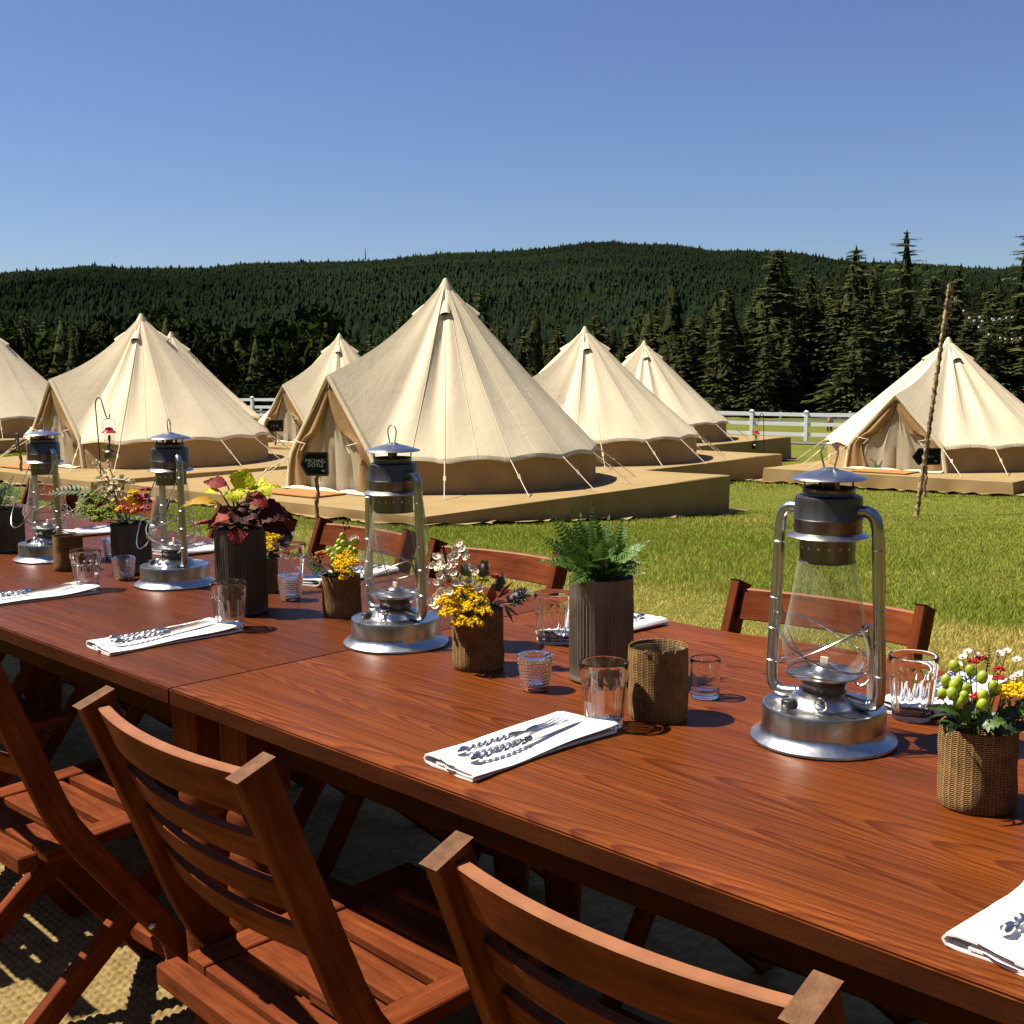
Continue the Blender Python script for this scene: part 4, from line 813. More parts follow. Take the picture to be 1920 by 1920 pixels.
FAR = [(1.155, 1.073-.232, 2, 'far-side chair behind the largest lantern'), (2.005, 1.05-.232, 6, 'far-side chair behind the white and yellow posy'), (2.585, 1.09-.232, 0, 'far-side chair behind the green berry posy'), (3.085, 1.055-.232, -3, 'far-side chair behind the coleus plant'), (3.83, 1.06-.232, 2, 'far-side chair behind the fern and cream flower arrangement'), (.42, 1.1-.232, 0, 'far-side chair past the right edge'), (4.5, 1.07-.232, -2, 'farthest far-side chair at left')]
for a, c, rz, lab in FAR:
    z = AX+R_(rz); p = AC(a, c, 0); p.z = T(p.x, p.y)-.004; clone(CH, lab, p, z)

# ------------------------------------------------------------------ hurricane lanterns
def lantern_proto(label):
    t = thing('hurricane_lantern', label, 'lantern', (0, 0, TH), 0, 'galvanised hurricane lanterns')
    MB().lathe([(.001, .0005), (.094, .0005), (.0962, .002), (.0955, .0048), (.090, .0085), (.0845, .0125), (.0815, .0175), (.0808, .022), (.0808, .045), (.0795, .0482), (.0775, .0487), (.074, .0470), (.060, .0478), (.050, .0495), (.047, .0525), (.044, .0575), (.038, .0625), (.031, .0655), (.0285, .067)], 64).build('fuel_tank', GALV, t)
    MB().lathe([(.0285, .066), (.0295, .068), (.0285, .071), (.0285, .077), (.0300, .079), (.0285, .081), (.026, .084)], 40).build('burner_collar', GALV_DARK, t)
    MB().lathe([(.024, .083), (.044, .0875), (.0475, .0885), (.0475, .0900), (.040, .0895), (.019, .0895), (.017, .097), (.010, .103), (.003, .1045)], 40).build('burner_plate', GALV, t)
    MB().box((0, 0, .106), (.012, .003, .013)).build('wick', ROPE, t, bevel=.001)
    gp = [(.038, .0895), (.041, .0925), (.0500, .105), (.0548, .119), (.0560, .130), (.0550, .142), (.0515, .160), (.0470, .183), (.0425, .210), (.0390, .233), (.0378, .2415)]
    MB().lathe(gp, 48).build('globe', GLOBE, t)
    MB().lathe([(.0365, .2405), (.0372, .2415), (.0357, .2425), (.0357, .2700), (.0362, .2725)], 48).build('perforated_band', GALV_DARK, t)
    mb = MB()
    for k in range(16): a = 2*PI*(k+.3)/16; n = Vector((cos(a), sin(a), 0)); tn = Vector((-sin(a), cos(a), 0)); c0 = n*.0360+Vector((0, 0, .2610)); mb.add([c0+n*.0012]+[c0+(tn*cos(q)+Vector((0, 0, 1))*sin(q))*.0021 for q in np.linspace(0, 2*PI, 9)[:8]], [[0, 1+i, 1+(i+1) % 8] for i in range(8)])
    mb.build('vent_holes', GALV, t)
    MB().lathe([(.0362, .2745), (.0525, .2735), (.0535, .2748), (.0520, .2762), (.0440, .2805)], 48).build('drip_skirt', GALV, t)
    MB().lathe([(.0430, .2790), (.0437, .2810), (.0437, .2965), (.0447, .2980), (.0437, .2995), (.0437, .3225), (.0425, .3268), (.0390, .3288), (.0345, .3292), (.0335, .3310), (.0335, .3355), (.0345, .3372), (.0335, .3385), (.0325, .3385), (.0320, .332)], 48).build('chimney_drum', GALV_DARK, t)
    for k in range(4): a = PI/4+k*PI/2; MB().bar((.0325*cos(a), .0325*sin(a), .335), (.0325*cos(a), .0325*sin(a), .353), .005, .0012, (-sin(a), cos(a), 0)).build('cap_strut', GALV_DARK, t)
    MB().lathe([(.001, .330), (.0085, .330), (.0085, .352), (.001, .352)], 16).build('inner_flue', GALV_DARK, t)
    MB().lathe([(.0490, .3490), (.0497, .3500), (.0485, .3515), (.0400, .3545), (.0250, .3590), (.0120, .3618), (.0100, .3635), (.0085, .3640), (.0010, .3642)], 48).build('cap', GALV, t)
    mb = MB().lathe([(.0480, .3490), (.030, .3535), (.001, .356)], 40); mb.build('cap_underside', GALV_DARK, t)
    MB().tube([(-.007, 0, .3625), (-.008, 0, .368), (-.0115, 0, .380), (-.0115, 0, .387), (-.007, 0, .3935), (0, 0, .3955), (.007, 0, .3935), (.0115, 0, .387), (.0115, 0, .380), (.008, 0, .368), (.007, 0, .3625)], .0013, 7).build('top_ring', WIRE, t)
    for s_ in (-1, 1):
        P = [(.030, .0600), (.048, .0570), (.0600, .0560), (.0690, .0585), (.0755, .0660), (.0772, .0780), (.0770, .095), (.0750, .140), (.0725, .190), (.0700, .240), (.0688, .272), (.0680, .288), (.0655, .2995), (.0600, .3072), (.0530, .3098), (.0420, .3092)]
        Q = [];
        for i in range(len(P)-1):
            for k in range(3): q = k/3; Q.append((s_*(P[i][0]*(1-q)+P[i+1][0]*q), 0, P[i][1]*(1-q)+P[i+1][1]*q))
        Q.append((s_*P[-1][0], 0, P[-1][1])); tb = MB().tube(Q, .0078, 14).build('air_tube', GALV_TUBE, t)
        for (zr, rr) in ((.098, .0769), (.143, .0749), (.185, .0727), (.262, .0692)): MB().lathe([(.0079, -.0012), (.0090, 0), (.0079, .0012)], 16).build('tube_band', GALV, tb, (s_*rr, 0, zr))
        mb = MB()
        for off in (-.0030, .0030): mb.tube([(s_*.0768+.000, -.0074, .10), (s_*.0750+off*.4, -.0076, .14), (s_*.0726+off*.4, -.0076, .19), (s_*.0693, -.0074, .258)], .0011, 5)
        mb.build('tube_flute', GALV, tb)
    for s_ in (-1, 1):
        P = [];
        for k in range(40):
            a = 2*PI*k/40; P.append((.0625*cos(a), .0625*sin(a), .128+s_*.030*cos(a)+.004*cos(2*a)))
        MB().tube(P, .00135, 6, closed=True).build('globe_guard', WIRE, t)
    MB().tube([(.0500*cos(a), .0500*sin(a), .0925+.002*sin(3*a)) for a in np.linspace(0, 2*PI, 37)[:36]], .0013, 6, closed=True).build('globe_seat_wire', WIRE, t)
    mb = MB().lathe([(.001, .0), (.0095, 0), (.0105, .002), (.0105, .0095), (.0090, .0115), (.001, .012)], 24, mod=lambda r, z, f: 1+.035*(1 if int(f*24) % 2 else -1)*(1 if r > .01 else 0)); mb.build('fuel_cap', GALV_DARK, t, (-.052*cos(1.0), -.052*sin(1.0), .0475))
    mb = MB().tube([(.0085*cos(a), 0, .0085*sin(a)) for a in np.linspace(0, 2*PI, 19)[:18]], .0014, 6, closed=True); o = mb.build('wick_wheel', WIRE, t, (.018, -.048, .060)); MB().tube([(0, 0, 0), (-.004, .03, .012)], .0016, 6).build('spindle', WIRE, o)
    mb = MB().bar((.0650, -.003, .066), (.0635, -.003, .160), .0075, .0012, (1, 0, 0)); mb.tube([(.0635, -.004, .160), (.058, -.008, .167), (.055, -.010, .160), (.060, -.007, .146), (.064, -.004, .128), (.0625, -.003, .110)], .0022, 6); mb.tube([(.046, -.004, .086), (.053, -.008, .083), (.060, -.006, .086), (.064, -.003, .092)], .0018, 6); mb.build('lift_lever', GALV, t)
    return t
def handle(t, tilt, label=None):
    # the long carrying wire, pivoting on the two tube shoulders
    P = [];
    for k in range(25):
        a = PI*k/24; P.append(Vector((.0765*cos(a) if True else 0, 0, -.205*sin(a)**.55)))
    q = Matrix.Rotation(tilt, 3, 'X'); P = [q @ p+Vector((0, 0, .281)) for p in P]; MB().tube(P, .00135, 6).build('carry_handle', WIRE, t)
LAN = lantern_proto('largest lantern, nearest at right, against the lawn')
LP = [(.819, .481, -40, None), (1.675, .447, -45, 'second lantern from the right, between the two posies before the largest tent'), (2.516, .474, -57, 'third lantern from the right, left of the coleus plant'), (3.102, .433, -46, 'leftmost lantern, behind the brown burlap holder')]
lns = []
for a, c, rz, lab in LP:
    if lab is None: LAN.location = AC(a, c); LAN.rotation_euler = (0, 0, R_(rz)); lns.append(LAN)
    else: lns.append(clone(LAN, lab, AC(a, c), R_(rz)))
lns[2].scale = (.97,)*3; lns[3].scale = (.94,)*3
handle(lns[0], R_(8)); handle(lns[1], R_(10)); handle(lns[2], R_(-24)); handle(lns[3], R_(-27))

# ------------------------------------------------------------------ glasses
def tumbler_parts(H_=.092, r0=.0255, r1=.0345, flutes=10, band=.70, depth=.0022):
    n = 120; wall = MB(); base = MB(); rim = MB()
    def ro(z, f):
        r = r0+(r1-r0)*(z/H_)**.9; e = min(1, max(0, (band*H_-z)/.004)); k = (f*flutes) % 1; d = abs(k-.5)*2
        return r+e*(.0007-depth*(1-d*d))
    ring = lambda rf, z: [(rf(k/n)*cos(2*PI*k/n), rf(k/n)*sin(2*PI*k/n), z) for k in range(n)]
    zs = [.011, .016, .03, .045, .056]+[band*H_-.0045, band*H_-.003, band*H_-.0015, band*H_]+[H_*.78, H_*.88, H_-.0012]
    wall.grid([ring(lambda f, z=z: ro(z, f), z) for z in zs], cv=True)
    inner = [(lambda f, z=z: r0+(r1-r0)*(z/H_)**.9-.0030) for z in (H_-.0012, H_*.7, H_*.4, .0112)]; wall.grid([ring(q, z) for q, z in zip(inner, (H_-.0012, H_*.7, H_*.4, .0112))], cv=True)
    rim.tube([((r1-.0015)*cos(2*PI*k/64), (r1-.0015)*sin(2*PI*k/64), H_) for k in range(64)], .0017, 8, closed=True)
    base.grid([ring(lambda f: .0005, .0014), ring(lambda f: r0*.7, .0008), ring(lambda f: ro(.002, f)-.0018, .0), ring(lambda f: ro(.003, f)-.0003, .0016), ring(lambda f: ro(.011, f)-.0001, .0109), ring(lambda f: r0-.0032, .0109), ring(lambda f: r0*.55, .0086), ring(lambda f: .0005, .0082)], cv=True)
    return wall.mesh('wall', WALLGLASS), base.mesh('base', GLASS), rim.mesh('rim', GLASS, 0)
def solid_glass(H_=.092, r0=.0255, r1=.0345, flutes=10, band=.70, depth=.0020):
    n = 160; mb = MB(); wt = .0030
    def ro(z, f):
        r = r0+(r1-r0)*(max(z, 0)/H_)**.9; e = min(1, max(0, (band*H_-z)/.006)); e = e*e*(3-2*e); k = (f*flutes) % 1; d = abs(k-.5)*2
        return r+e*(.0007-depth*(1-d*d))
    ring = lambda rf, z: [(rf(k/n)*cos(2*PI*k/n), rf(k/n)*sin(2*PI*k/n), z) for k in range(n)]
    ri = lambda z: r0+(r1-r0)*(z/H_)**.9-wt
    G = [ring(lambda f: .0004, .0012), ring(lambda f: r0*.75, .0008), ring(lambda f: r0-.0030, 0.), ring(lambda f: r0-.0014, .0002), ring(lambda f: ro(.002, f)-.0003, .0014), ring(lambda f: ro(.003, f), .0030)]
    G += [ring(lambda f, z=z: ro(z, f), z) for z in ([.008, .014, .022, .03, .04, .05] if band > .5 else [])+[max(.004, band*H_-q) for q in (.0065, .0055, .0045, .0032, .002, .001, 0, -.002)]+[H_*.82, H_*.92, H_-.0018]]
    G += [ring(lambda f: r1-.0003, H_-.0007), ring(lambda f: r1-.0010, H_), ring(lambda f: r1-wt+.0010, H_), ring(lambda f: r1-wt+.0003, H_-.0007)]
    G += [ring(lambda f, z=z: ri(z), z) for z in (H_-.0018, H_*.85, H_*.65, H_*.45, H_*.3, .018, .014)]+[ring(lambda f: ri(.011)-.0008, .0118), ring(lambda f: ri(.011)-.0025, .0105), ring(lambda f: r0*.5, .0098), ring(lambda f: .0004, .0096)]
    mb.grid(G, cv=True); me = mb.mesh('glass_tumbler', GLASS, 0); bm = bmesh.new(); bm.from_mesh(me); bmesh.ops.remove_doubles(bm, verts=bm.verts, dist=2e-5); bmesh.ops.recalc_face_normals(bm, faces=bm.faces); bm.to_mesh(me); bm.free(); return me
def votive_mesh(hob=True):
    n = 112 if hob else 48; mb = MB(); rows = []; H_ = .055 if hob else .060
    def ro(z): return (.0205+.0070*(z/H_)) if hob else .0222+.0006*(z/H_)
    nz = 56 if hob else 12
    rows.append([(.001*cos(2*PI*k/n), .001*sin(2*PI*k/n), .0015) for k in range(n)])
    for i in range(nz+1):
        z = H_*i/nz; row = []
        for k in range(n):
            b = 0
            if hob and z > .006 and z < H_-.003:
                rr_ = (z-.006)/.0048; ri = math.floor(rr_); fa = k/n*28+(.5 if ri % 2 else 0); d = math.hypot((fa % 1-.5)*2, (rr_ % 1-.5)*2); b = .0016*max(0, 1-d*d)
            r = ro(z)+b-(.0015 if i == 0 else 0); a = 2*PI*k/n; row.append((r*cos(a), r*sin(a), z))
        rows.append(row)
    rows.append([((ro(H_)-.0012)*cos(2*PI*k/n), (ro(H_)-.0012)*sin(2*PI*k/n), H_+.0006) for k in range(n)])
    for z in [H_-.001, H_*.75, H_*.5, H_*.25, .011, .009]: r = ro(z)-(.0028 if hob else .0018)-(.003 if z == .009 else 0); rows.append([(r*cos(2*PI*k/n), r*sin(2*PI*k/n), z) for k in range(n)])
    rows.append([(.001*cos(2*PI*k/n), .001*sin(2*PI*k/n), .008) for k in range(n)])
    mb.grid(rows, cv=True); return mb.mesh('votive_glass', GLASS, 0)
TP, VM, VP = (('tumbler', None),), votive_mesh(), None
SOLID = {k: solid_glass(*a) for k, a in (('t', ()), ('v', (.060, .0215, .0232, 1, .1, 0)))}
for a, c, lab in [(2.598, .298, 'clear fluted tumbler left of the hobnail votive, by the leftmost lantern'), (1.999, .301, 'clear fluted tumbler in front of the coleus vase'), (1.467, .642, 'clear fluted tumbler half hidden behind the fern vase'), (1.067, .321, 'clear fluted tumbler at the end of the napkin beside the open burlap holder'), (.777, .647, 'clear fluted tumbler right of the largest lantern'), (2.332, .672, 'clear tumbler standing behind a hobnail votive at left of centre'), (.552, .560, 'clear tumbler at the right edge behind the berry posy')]:
    o = tag(obj('glass_tumbler', SOLID['t'], None, AC(a, c)+Vector((0, 0, .0006)), (0, 0, random.uniform(0, 6))), lab, 'glass', 'fluted glass tumblers'); o.cycles.is_caustics_caster = True
for a, c, lab in [(1.269, .392, 'hobnail votive glass between the burlap posy and the fern vase'), (2.155, .547, 'hobnail votive glass in front of a tall tumbler, right of the coleus'), (2.659, .419, 'hobnail votive glass before the cream and orange flower vase'), (2.975, .550, 'hobnail votive glass half hidden behind the cream and orange flower vase')]:
    tag(obj('votive_glass', VM, None, AC(a, c)+Vector((0, 0, .0006)), (0, 0, random.uniform(0, 6))), lab, 'votive glass', 'hobnail votive glasses').cycles.is_caustics_caster = True
o = tag(obj('votive_glass', SOLID['v'], None, AC(1.054, .538)+Vector((0, 0, .0006))), 'small smooth clear votive glass right of the open burlap holder', 'votive glass'); o.cycles.is_caustics_caster = True

# ------------------------------------------------------------------ burlap-wrapped holders
def burlap_cup(t, r, h, full=False, seed=0):
    rd = random.Random(seed); p = [rd.uniform(0, 6) for _ in range(4)]
    def md(rr, z, f): return 1+.010*sin(2*PI*f*3+p[0]+z*30)+.008*sin(2*PI*f*7+p[1]-z*55)+.004*sin(2*PI*f*19+z*90)
    prof = [(r*.93, .0), (r*.985, .004), (r, .012)]+[(r*(1+.01*sin(k)), .012+(h-.018)*k/10) for k in range(1, 11)]+[(r*.985, h), (r*.95, h-.001), (r*.925, h-.006), (r*.92, h*.6), (r*.92, .012)]
    MB().lathe(prof, 64, mod=md).build('burlap_wrap', BURLAP, t); MB().lathe([(.001, .008), (r*.92, .008)], 32).build('cup_bottom', BURLAP, t)
    mb = MB()   # loose threads at the rim and the seam
    for k in range(16):
        a = rd.uniform(0, 2*PI); z0 = h-rd.uniform(-.001, .002); l = rd.uniform(.004, .012); b = a+rd.uniform(-.15, .15); mb.tube([(r*cos(a), r*sin(a), z0), (r*1.03*cos((a+b)/2), r*1.03*sin((a+b)/2), z0+rd.uniform(0, .004)), (r*1.04*cos(b), r*1.04*sin(b), z0-rd.uniform(-.003, .004)*1)], .0004, 4)
    mb.build('loose_threads', BURLAP, t)
for a, c, r, h, lab in [(1.043, .410, .0425, .104, 'open brown burlap candle holder, right of the near tumbler'), (2.899, .393, .0355, .087, 'open brown burlap candle holder before the leftmost lantern')]:
    t = thing('burlap_holder', lab, 'candle holder', AC(a, c), random.uniform(0, 6), 'empty burlap candle holders'); burlap_cup(t, r, h, seed=int(a*10))
    MB().lathe([(.001, .012), (r*.86, .012), (r*.88, .016), (r*.88, h-.006), (r*.85, h-.006), (r*.85, .018), (.001, .018)], 32).build('inner_glass', GLOBE, t)

# ------------------------------------------------------------------ napkins and braided cutlery
def napkin(label, a, c, rz, seed, w=.098, L=.262):
    rd = random.Random(seed); t = thing('napkin', label, 'napkin', AC(a, c)+Vector((0, 0, .0005)), AX-PI+R_(rz), 'folded white napkins')
    # local: x across the fold (towards -a ... +a), y from the near edge inwards
    path = [(.046, .0016), (.020, .0016), (-.035, .0016), (-.0455, .0034), (-.0485, .0078), (-.0455, .0122), (-.036, .0137), (0, .0118), (.030, .0094), (.044, .0086), (.0485, .0066), (.0455, .0046), (.036, .0042), (0, .0056), (-.026, .0062)]
    P = [];
    for i in range(len(path)-1):
        for k in range(2): q = k/2; P.append((path[i][0]*(1-q)+path[i+1][0]*q, path[i][1]*(1-q)+path[i+1][1]*q))
    P.append(path[-1]); th = .0011; O, I = [], []
    for i, p in enumerate(P):
        d = Vector(P[min(i+1, len(P)-1)])-Vector(P[max(i-1, 0)]); n = Vector((-d.y, d.x)).normalized()*th; O.append((p[0]+n.x, p[1]+n.y)); I.append((p[0]-n.x, p[1]-n.y))
    ring = O+I[::-1]; G = []; m = 16
    for k in range(m+1):
        s_ = k/m; y = L*s_; wx = .004*sin(s_*5+seed)+rd.uniform(-.0005, .0005); sc = 1-.05*s_; up_ = .009*s_**3+.0015*sin(s_*9+seed); fl = 1-.25*sin(PI*s_)
        G.append([(x*sc*w/.098+wx+.006*s_*(x > 0), y+.006*(1 if x < 0 else 0)*(1-s_)+.010*s_*x/.05, (z*(fl if z > .006 else 1)+(up_ if x > .01 and z > .003 else up_*.35)*min(1, z/.004)-.0005)) for x, z in ring])
    mb = MB(); mb.grid(G, cv=True); nn = len(P)
    for g, rev in ((G[0], 0), (G[-1], 1)):
        fs = [[i, i+1, 2*nn-2-i, 2*nn-1-i] for i in range(nn-1)]; mb.add(g, [f[::-1] if rev else f for f in fs])
    mb.build('folded_cloth', LINEN, t); return t
def braid(mb, y0, y1, r=.0033, amp=.0031, turns=5.5, n=90, flat=.62):
    for s_ in (0, 1):
        mb.tube([(amp*cos(turns*2*PI*k/n*.5*2*.5+s_*PI), y0+(y1-y0)*k/n, .0052+amp*flat*sin(turns*2*PI*k/n*.5*2*.5+s_*PI)) for k in range(n+1)], r*.62, 7)
def fork_proto(label):
    t = thing('fork', label, 'fork', (0, 0, 0), 0, 'forks with braided handles'); mb = MB(); braid(mb, .012, .098, turns=8); mb.build('braided_handle', CUTLERY, t)
    MB().tube([(0, 0, .0052), (0, .004, .0056), (0, .014, .0052)], [.0028, .0056, .0050], 10).build('end_knob', CUTLERY, t)
    MB().tube([(0, .096, .0052), (0, .103, .0052), (0, .118, .0050), (0, .130, .0040)], [.0052, .0042, .0022, .0028], 8).build('neck', CUTLERY, t)
    mb = MB(); G = []
    for k in range(7): s_ = k/6; y = .126+.028*s_; w = .0035+.0085*min(1, s_*1.5); z = .0036-.002*sin(PI*s_*.7)+.0; G.append([(x*w, y, z+.0022*abs(x)**2+dz) for x in (-1, -.5, 0, .5, 1) for dz in (0,)])
    mb.grid(G); mb.grid([[(p[0], p[1], p[2]+.0012) for p in r] for r in G]); mb.build('fork_head', CUTLERY, t)
    for x in (-.0104, -.0035, .0035, .0104): MB().tube([(x, .152, .0030), (x*.98, .168, .0034), (x*.95, .184, .0062), (x*.93, .197, .0094)], [.0021, .0018, .0015, .0008], 6).build('tine', CUTLERY, t)
    return t
def knife_proto(label):
    t = thing('knife', label, 'knife', (0, 0, 0), 0, 'knives with braided handles'); mb = MB(); braid(mb, .012, .100, turns=8, r=.0036, amp=.0034); mb.build('braided_handle', CUTLERY, t)
    MB().tube([(0, 0, .0056), (0, .004, .0060), (0, .014, .0056)], [.003, .0060, .0054], 10).build('end_knob', CUTLERY, t)
    MB().tube([(0, .098, .0056), (0, .106, .0056), (0, .114, .006)], [.0056, .0040, .0034], 8).build('neck', CUTLERY, t)
    mb = MB(); G = []
    for k in range(11): s_ = k/10; y = .112+.112*s_; h = .0072*(1-.75*max(0, s_-.75)**1.3/.16) if s_ > .75 else .0072; h = max(h, .0012); G.append([(-.0011, y, .0015), (-.0011, y, .0015+h*1.5), (.0011, y, .0015+h*1.5), (.0011, y, .0015)])
    mb.grid(G, cv=True, smooth=False); mb.add(G[-1], [[0, 1, 2, 3]]); mb.build('blade', CUTLERY, t); return t
FORK = fork_proto('fork on the nearest full napkin, in front of the tumbler'); KNIFE = knife_proto('knife on the nearest full napkin, in front of the tumbler')
NAP = [(1.082, .038, 1, 'the nearest full napkin, in front of the tumbler'), (2.006, .033, 2, 'the napkin near the table seam, left of centre'), (2.605, .03, -3, 'the napkin at the left edge'), (.388, .037, 2, 'the napkin cut off at lower right'),
       (1.455, .905, 180, 'the far napkin showing right of the fern vase'), (2.29, .925, 183, 'the far napkin behind the hobnail votive'), (2.92, .93, 181, 'the far napkin behind the third lantern'), (3.47, .92, 178, 'the far napkin left of the cream flowers'), (.80, .91, 182, 'the far napkin behind the berry posy')]
for i, (a, c, rz, w) in enumerate(NAP):
    t = napkin('folded white napkin: '+w if False else 'folded white napkin, '+w[4:], a, c, rz, i+2); base = t.location.copy(); ang_ = t.rotation_euler[2]
    q = Matrix.Rotation(ang_, 3, 'Z'); zt = .0118
    for proto, dx, dy, dr, nm in ((FORK, -.010, .030, R_(-2), 'fork'), (KNIFE, .022, .022, R_(1.5), 'knife')):
        p = base+q @ Vector((dx, dy, zt if nm == 'fork' else zt-.0008)); lab = nm+' with braided handle on '+w
        if i == 0: proto.location = p; proto.rotation_euler = (0, 0, ang_+dr); proto['label'] = lab
        else: clone(proto, lab, p, ang_+dr)
# ------------------------------------------------------------------ flowers, leaves and vases (local x = towards the right of the table view, y = away, z = up)
def leaf(base, tip, w, nrm=(0, -1, .4), n=9, m=4, curl=0., cup=.18, serr=0, belly=.42, mb=None, tipdroop=0):
    mb = mb or MB(); b, t_ = Vector(base), Vector(tip); d = t_-b; L = d.length; d.normalize(); nr = Vector(nrm); nr = (nr-d*nr.dot(d)).normalized(); sd = d.cross(nr); G = []
    for i in range(n+1):
        s_ = i/n; pw = (s_/belly)**.65 if s_ < belly else 1; q = 1 if s_ < belly else ((1-s_)/(1-belly))**.75
        ww = w*.5*min(pw, q) if 0 < s_ < 1 else w*.015
        if serr and 0 < i < n: ww *= 1+serr*(1 if i % 2 else -1)
        c = b+d*L*s_+nr*(curl*L*sin(PI*s_))-Vector((0, 0, 1))*tipdroop*L*s_*s_
        G.append([c+sd*ww*j/m+nr*(cup*w*.5*(abs(j)/m)**1.4*(1 if cup else 0))+nr*(.03*w*sin(j*3+i*1.7)) for j in range(-m, m+1)])
    mb.grid(G, uv=lambda i, j: (j/(2*m), i/n)); return mb
def stem(t, a, b, r=.0011, mat=None, name='stem', sag=.1):
    a, b = Vector(a), Vector(b); m_ = (a+b)/2+Vector(((b.x-a.x)*-sag, 0, (b-a).length*sag*.6)); MB().tube([a, a.lerp(m_, .5)*.5+m_*.25+a*.25, m_, b], [r*1.2, r, r, r*.7], 5).build(name, mat or STEM, t)
def clusterhead(t, c, r, mat, name, seed, nb=60, sz=.0019, flat=.55):
    rd = random.Random(seed); mb = MB()
    for k in range(nb):
        u, v = rd.uniform(0, 2*PI), rd.random()**.5; p = Vector(c)+Vector((r*v*cos(u), r*v*sin(u)*.95, r*flat*(1-v*v)+rd.uniform(-.1, .12)*r)); s_ = sz*rd.uniform(.75, 1.3)
        mb.ball(p, s_, 5, 3); 
        if rd.random() < .5: mb.ball(p+Vector((rd.uniform(-1, 1), rd.uniform(-1, 1), rd.uniform(0, 1)))*sz, s_*.7, 5, 3)
    return mb.build(name, mat, t)
def waxflower(t, p, r, face, seed, mat=None, cm=None, name='wax_flower'):
    rd = random.Random(seed); n = Vector(face).normalized(); a = n.orthogonal().normalized(); b = n.cross(a); p = Vector(p); mb = MB()
    for k in range(5):
        u = 2*PI*k/5+rd.random()*.3; d = a*cos(u)+b*sin(u); s_ = n.cross(d)
        G = [[p+d*(r*(.18+.82*q))+s_*(r*.55*j*sin(PI*(.15+.8*q))**.8)+n*(r*(.45*q*q+.12*abs(j))) for j in (-1, -.5, 0, .5, 1)] for q in (0, .3, .6, .85, 1)]; mb.grid(G)
    mb.tube([p-n*r*.9, p+n*r*.02], [r*.14, r*.34], 7); o = mb.build(name, mat or WAXW, t); MB().ball(p+n*r*.10, r*.26, 7, 5).build('flower_centre', cm or PINKC, o); return o
def berry(t, p, r, ax=(0, 0, 1)):
    q = Vector(ax).to_track_quat('Z', 'Y').to_matrix(); p = Vector(p); o = MB().ball(p, r, 12, 8, (1, 1, 1.28), q).build('berry', LIME, t); mb = MB()
    for k in range(5): a = 2*PI*k/5; b0 = p+q @ Vector((0, 0, -r*1.15)); leaf(b0, b0+q @ Vector((r*1.0*cos(a), r*1.0*sin(a), r*.35)), r*.7, q @ Vector((0, 0, -1)), 3, 1, mb=mb)
    mb.build('sepals', LEAFG, o); return o
def thistle(t, p, d, L, r, seed, topmat=None):
    rd = random.Random(seed); q = Vector(d).to_track_quat('Z', 'Y').to_matrix(); p = Vector(p); mb = MB().ball(p, r*.72, 10, 8, (1, 1, L/r/1.5), q)
    for k in range(150):
        z = rd.uniform(-1, 1); u = rd.uniform(0, 2*PI); rr_ = math.sqrt(1-z*z*.9); c = p+q @ Vector((r*.68*rr_*cos(u), r*.68*rr_*sin(u), L*.48*z)); n = (q @ Vector((rr_*cos(u), rr_*sin(u), .55+z*.5))).normalized(); s_ = n.orthogonal().normalized()*r*.09; mb.add([c-s_, c+s_, c+n*r*rd.uniform(.45, .75)], [[0, 1, 2]])
    o = mb.build('thistle_head', THISTLE, t)
    if topmat:
        mb = MB()
        for k in range(40): u = rd.uniform(0, 2*PI); v = rd.random(); c = p+q @ Vector((r*.5*v*cos(u), r*.5*v*sin(u), L*.45)); n = q @ Vector((cos(u)*v*.6, sin(u)*v*.6, 1)); s_ = n.orthogonal().normalized()*r*.12; mb.add([c-s_, c+s_, c+n*L*.22], [[0, 1, 2]])
        mb.build('thistle_tuft', topmat, o)
    return o
def pinnate(t, base, tip, pairs, ll, lw, mat, nrm=(0, -.5, 1), name='leaf_sprig', arch=.12, taper=True, serr=0, start=.12, fwd_=.5):
    b, e = Vector(base), Vector(tip); d = (e-b); L = d.length; n = Vector(nrm); n = (n-d.normalized()*n.dot(d.normalized())).normalized(); sd = d.normalized().cross(n); pos = lambda s_: b+d*s_+n*(arch*L*sin(PI*s_**.8)); mb = MB(); mb.tube([pos(k/8) for k in range(9)], [.0010-.0008*k/8 for k in range(9)], 4)
    for k in range(pairs):
        s_ = start+(1-start)*(k+.5)/pairs; f = (sin(PI*min(1, .22+.78*s_))**.7 if taper else 1)*(1.0-.25*s_)
        for sg in (-1, 1):
            p = pos(s_); q = p+(sd*sg+d.normalized()*fwd_).normalized()*ll*f+n*ll*f*random.uniform(-.15, .2)
            leaf(p, q, lw*f, n, 4, 1, .05, .15, serr, mb=mb)
    p = pos(.97); leaf(p, e+d.normalized()*ll*.4, lw*.5, n, 4, 1, mb=mb); return mb.build(name, mat, t)
def filler(t, n, R, z0, seed, mat, L=(.02, .04), name='leaf', up=.4, w=.4):
    rd = random.Random(seed)
    for k in range(n):
        a = 2*PI*k/n+rd.uniform(-.3, .3); b = Vector((R*.45*cos(a), R*.45*sin(a), z0+rd.uniform(-.006, .008))); l = rd.uniform(*L); e = b+Vector((cos(a), sin(a), rd.uniform(-.1, 1)*up+.25)).normalized()*l
        leaf(b, e, l*w, (0, 0, 1), 7, 2, .06, .2, .16, tipdroop=rd.uniform(0, .3)).build(name, mat, t)

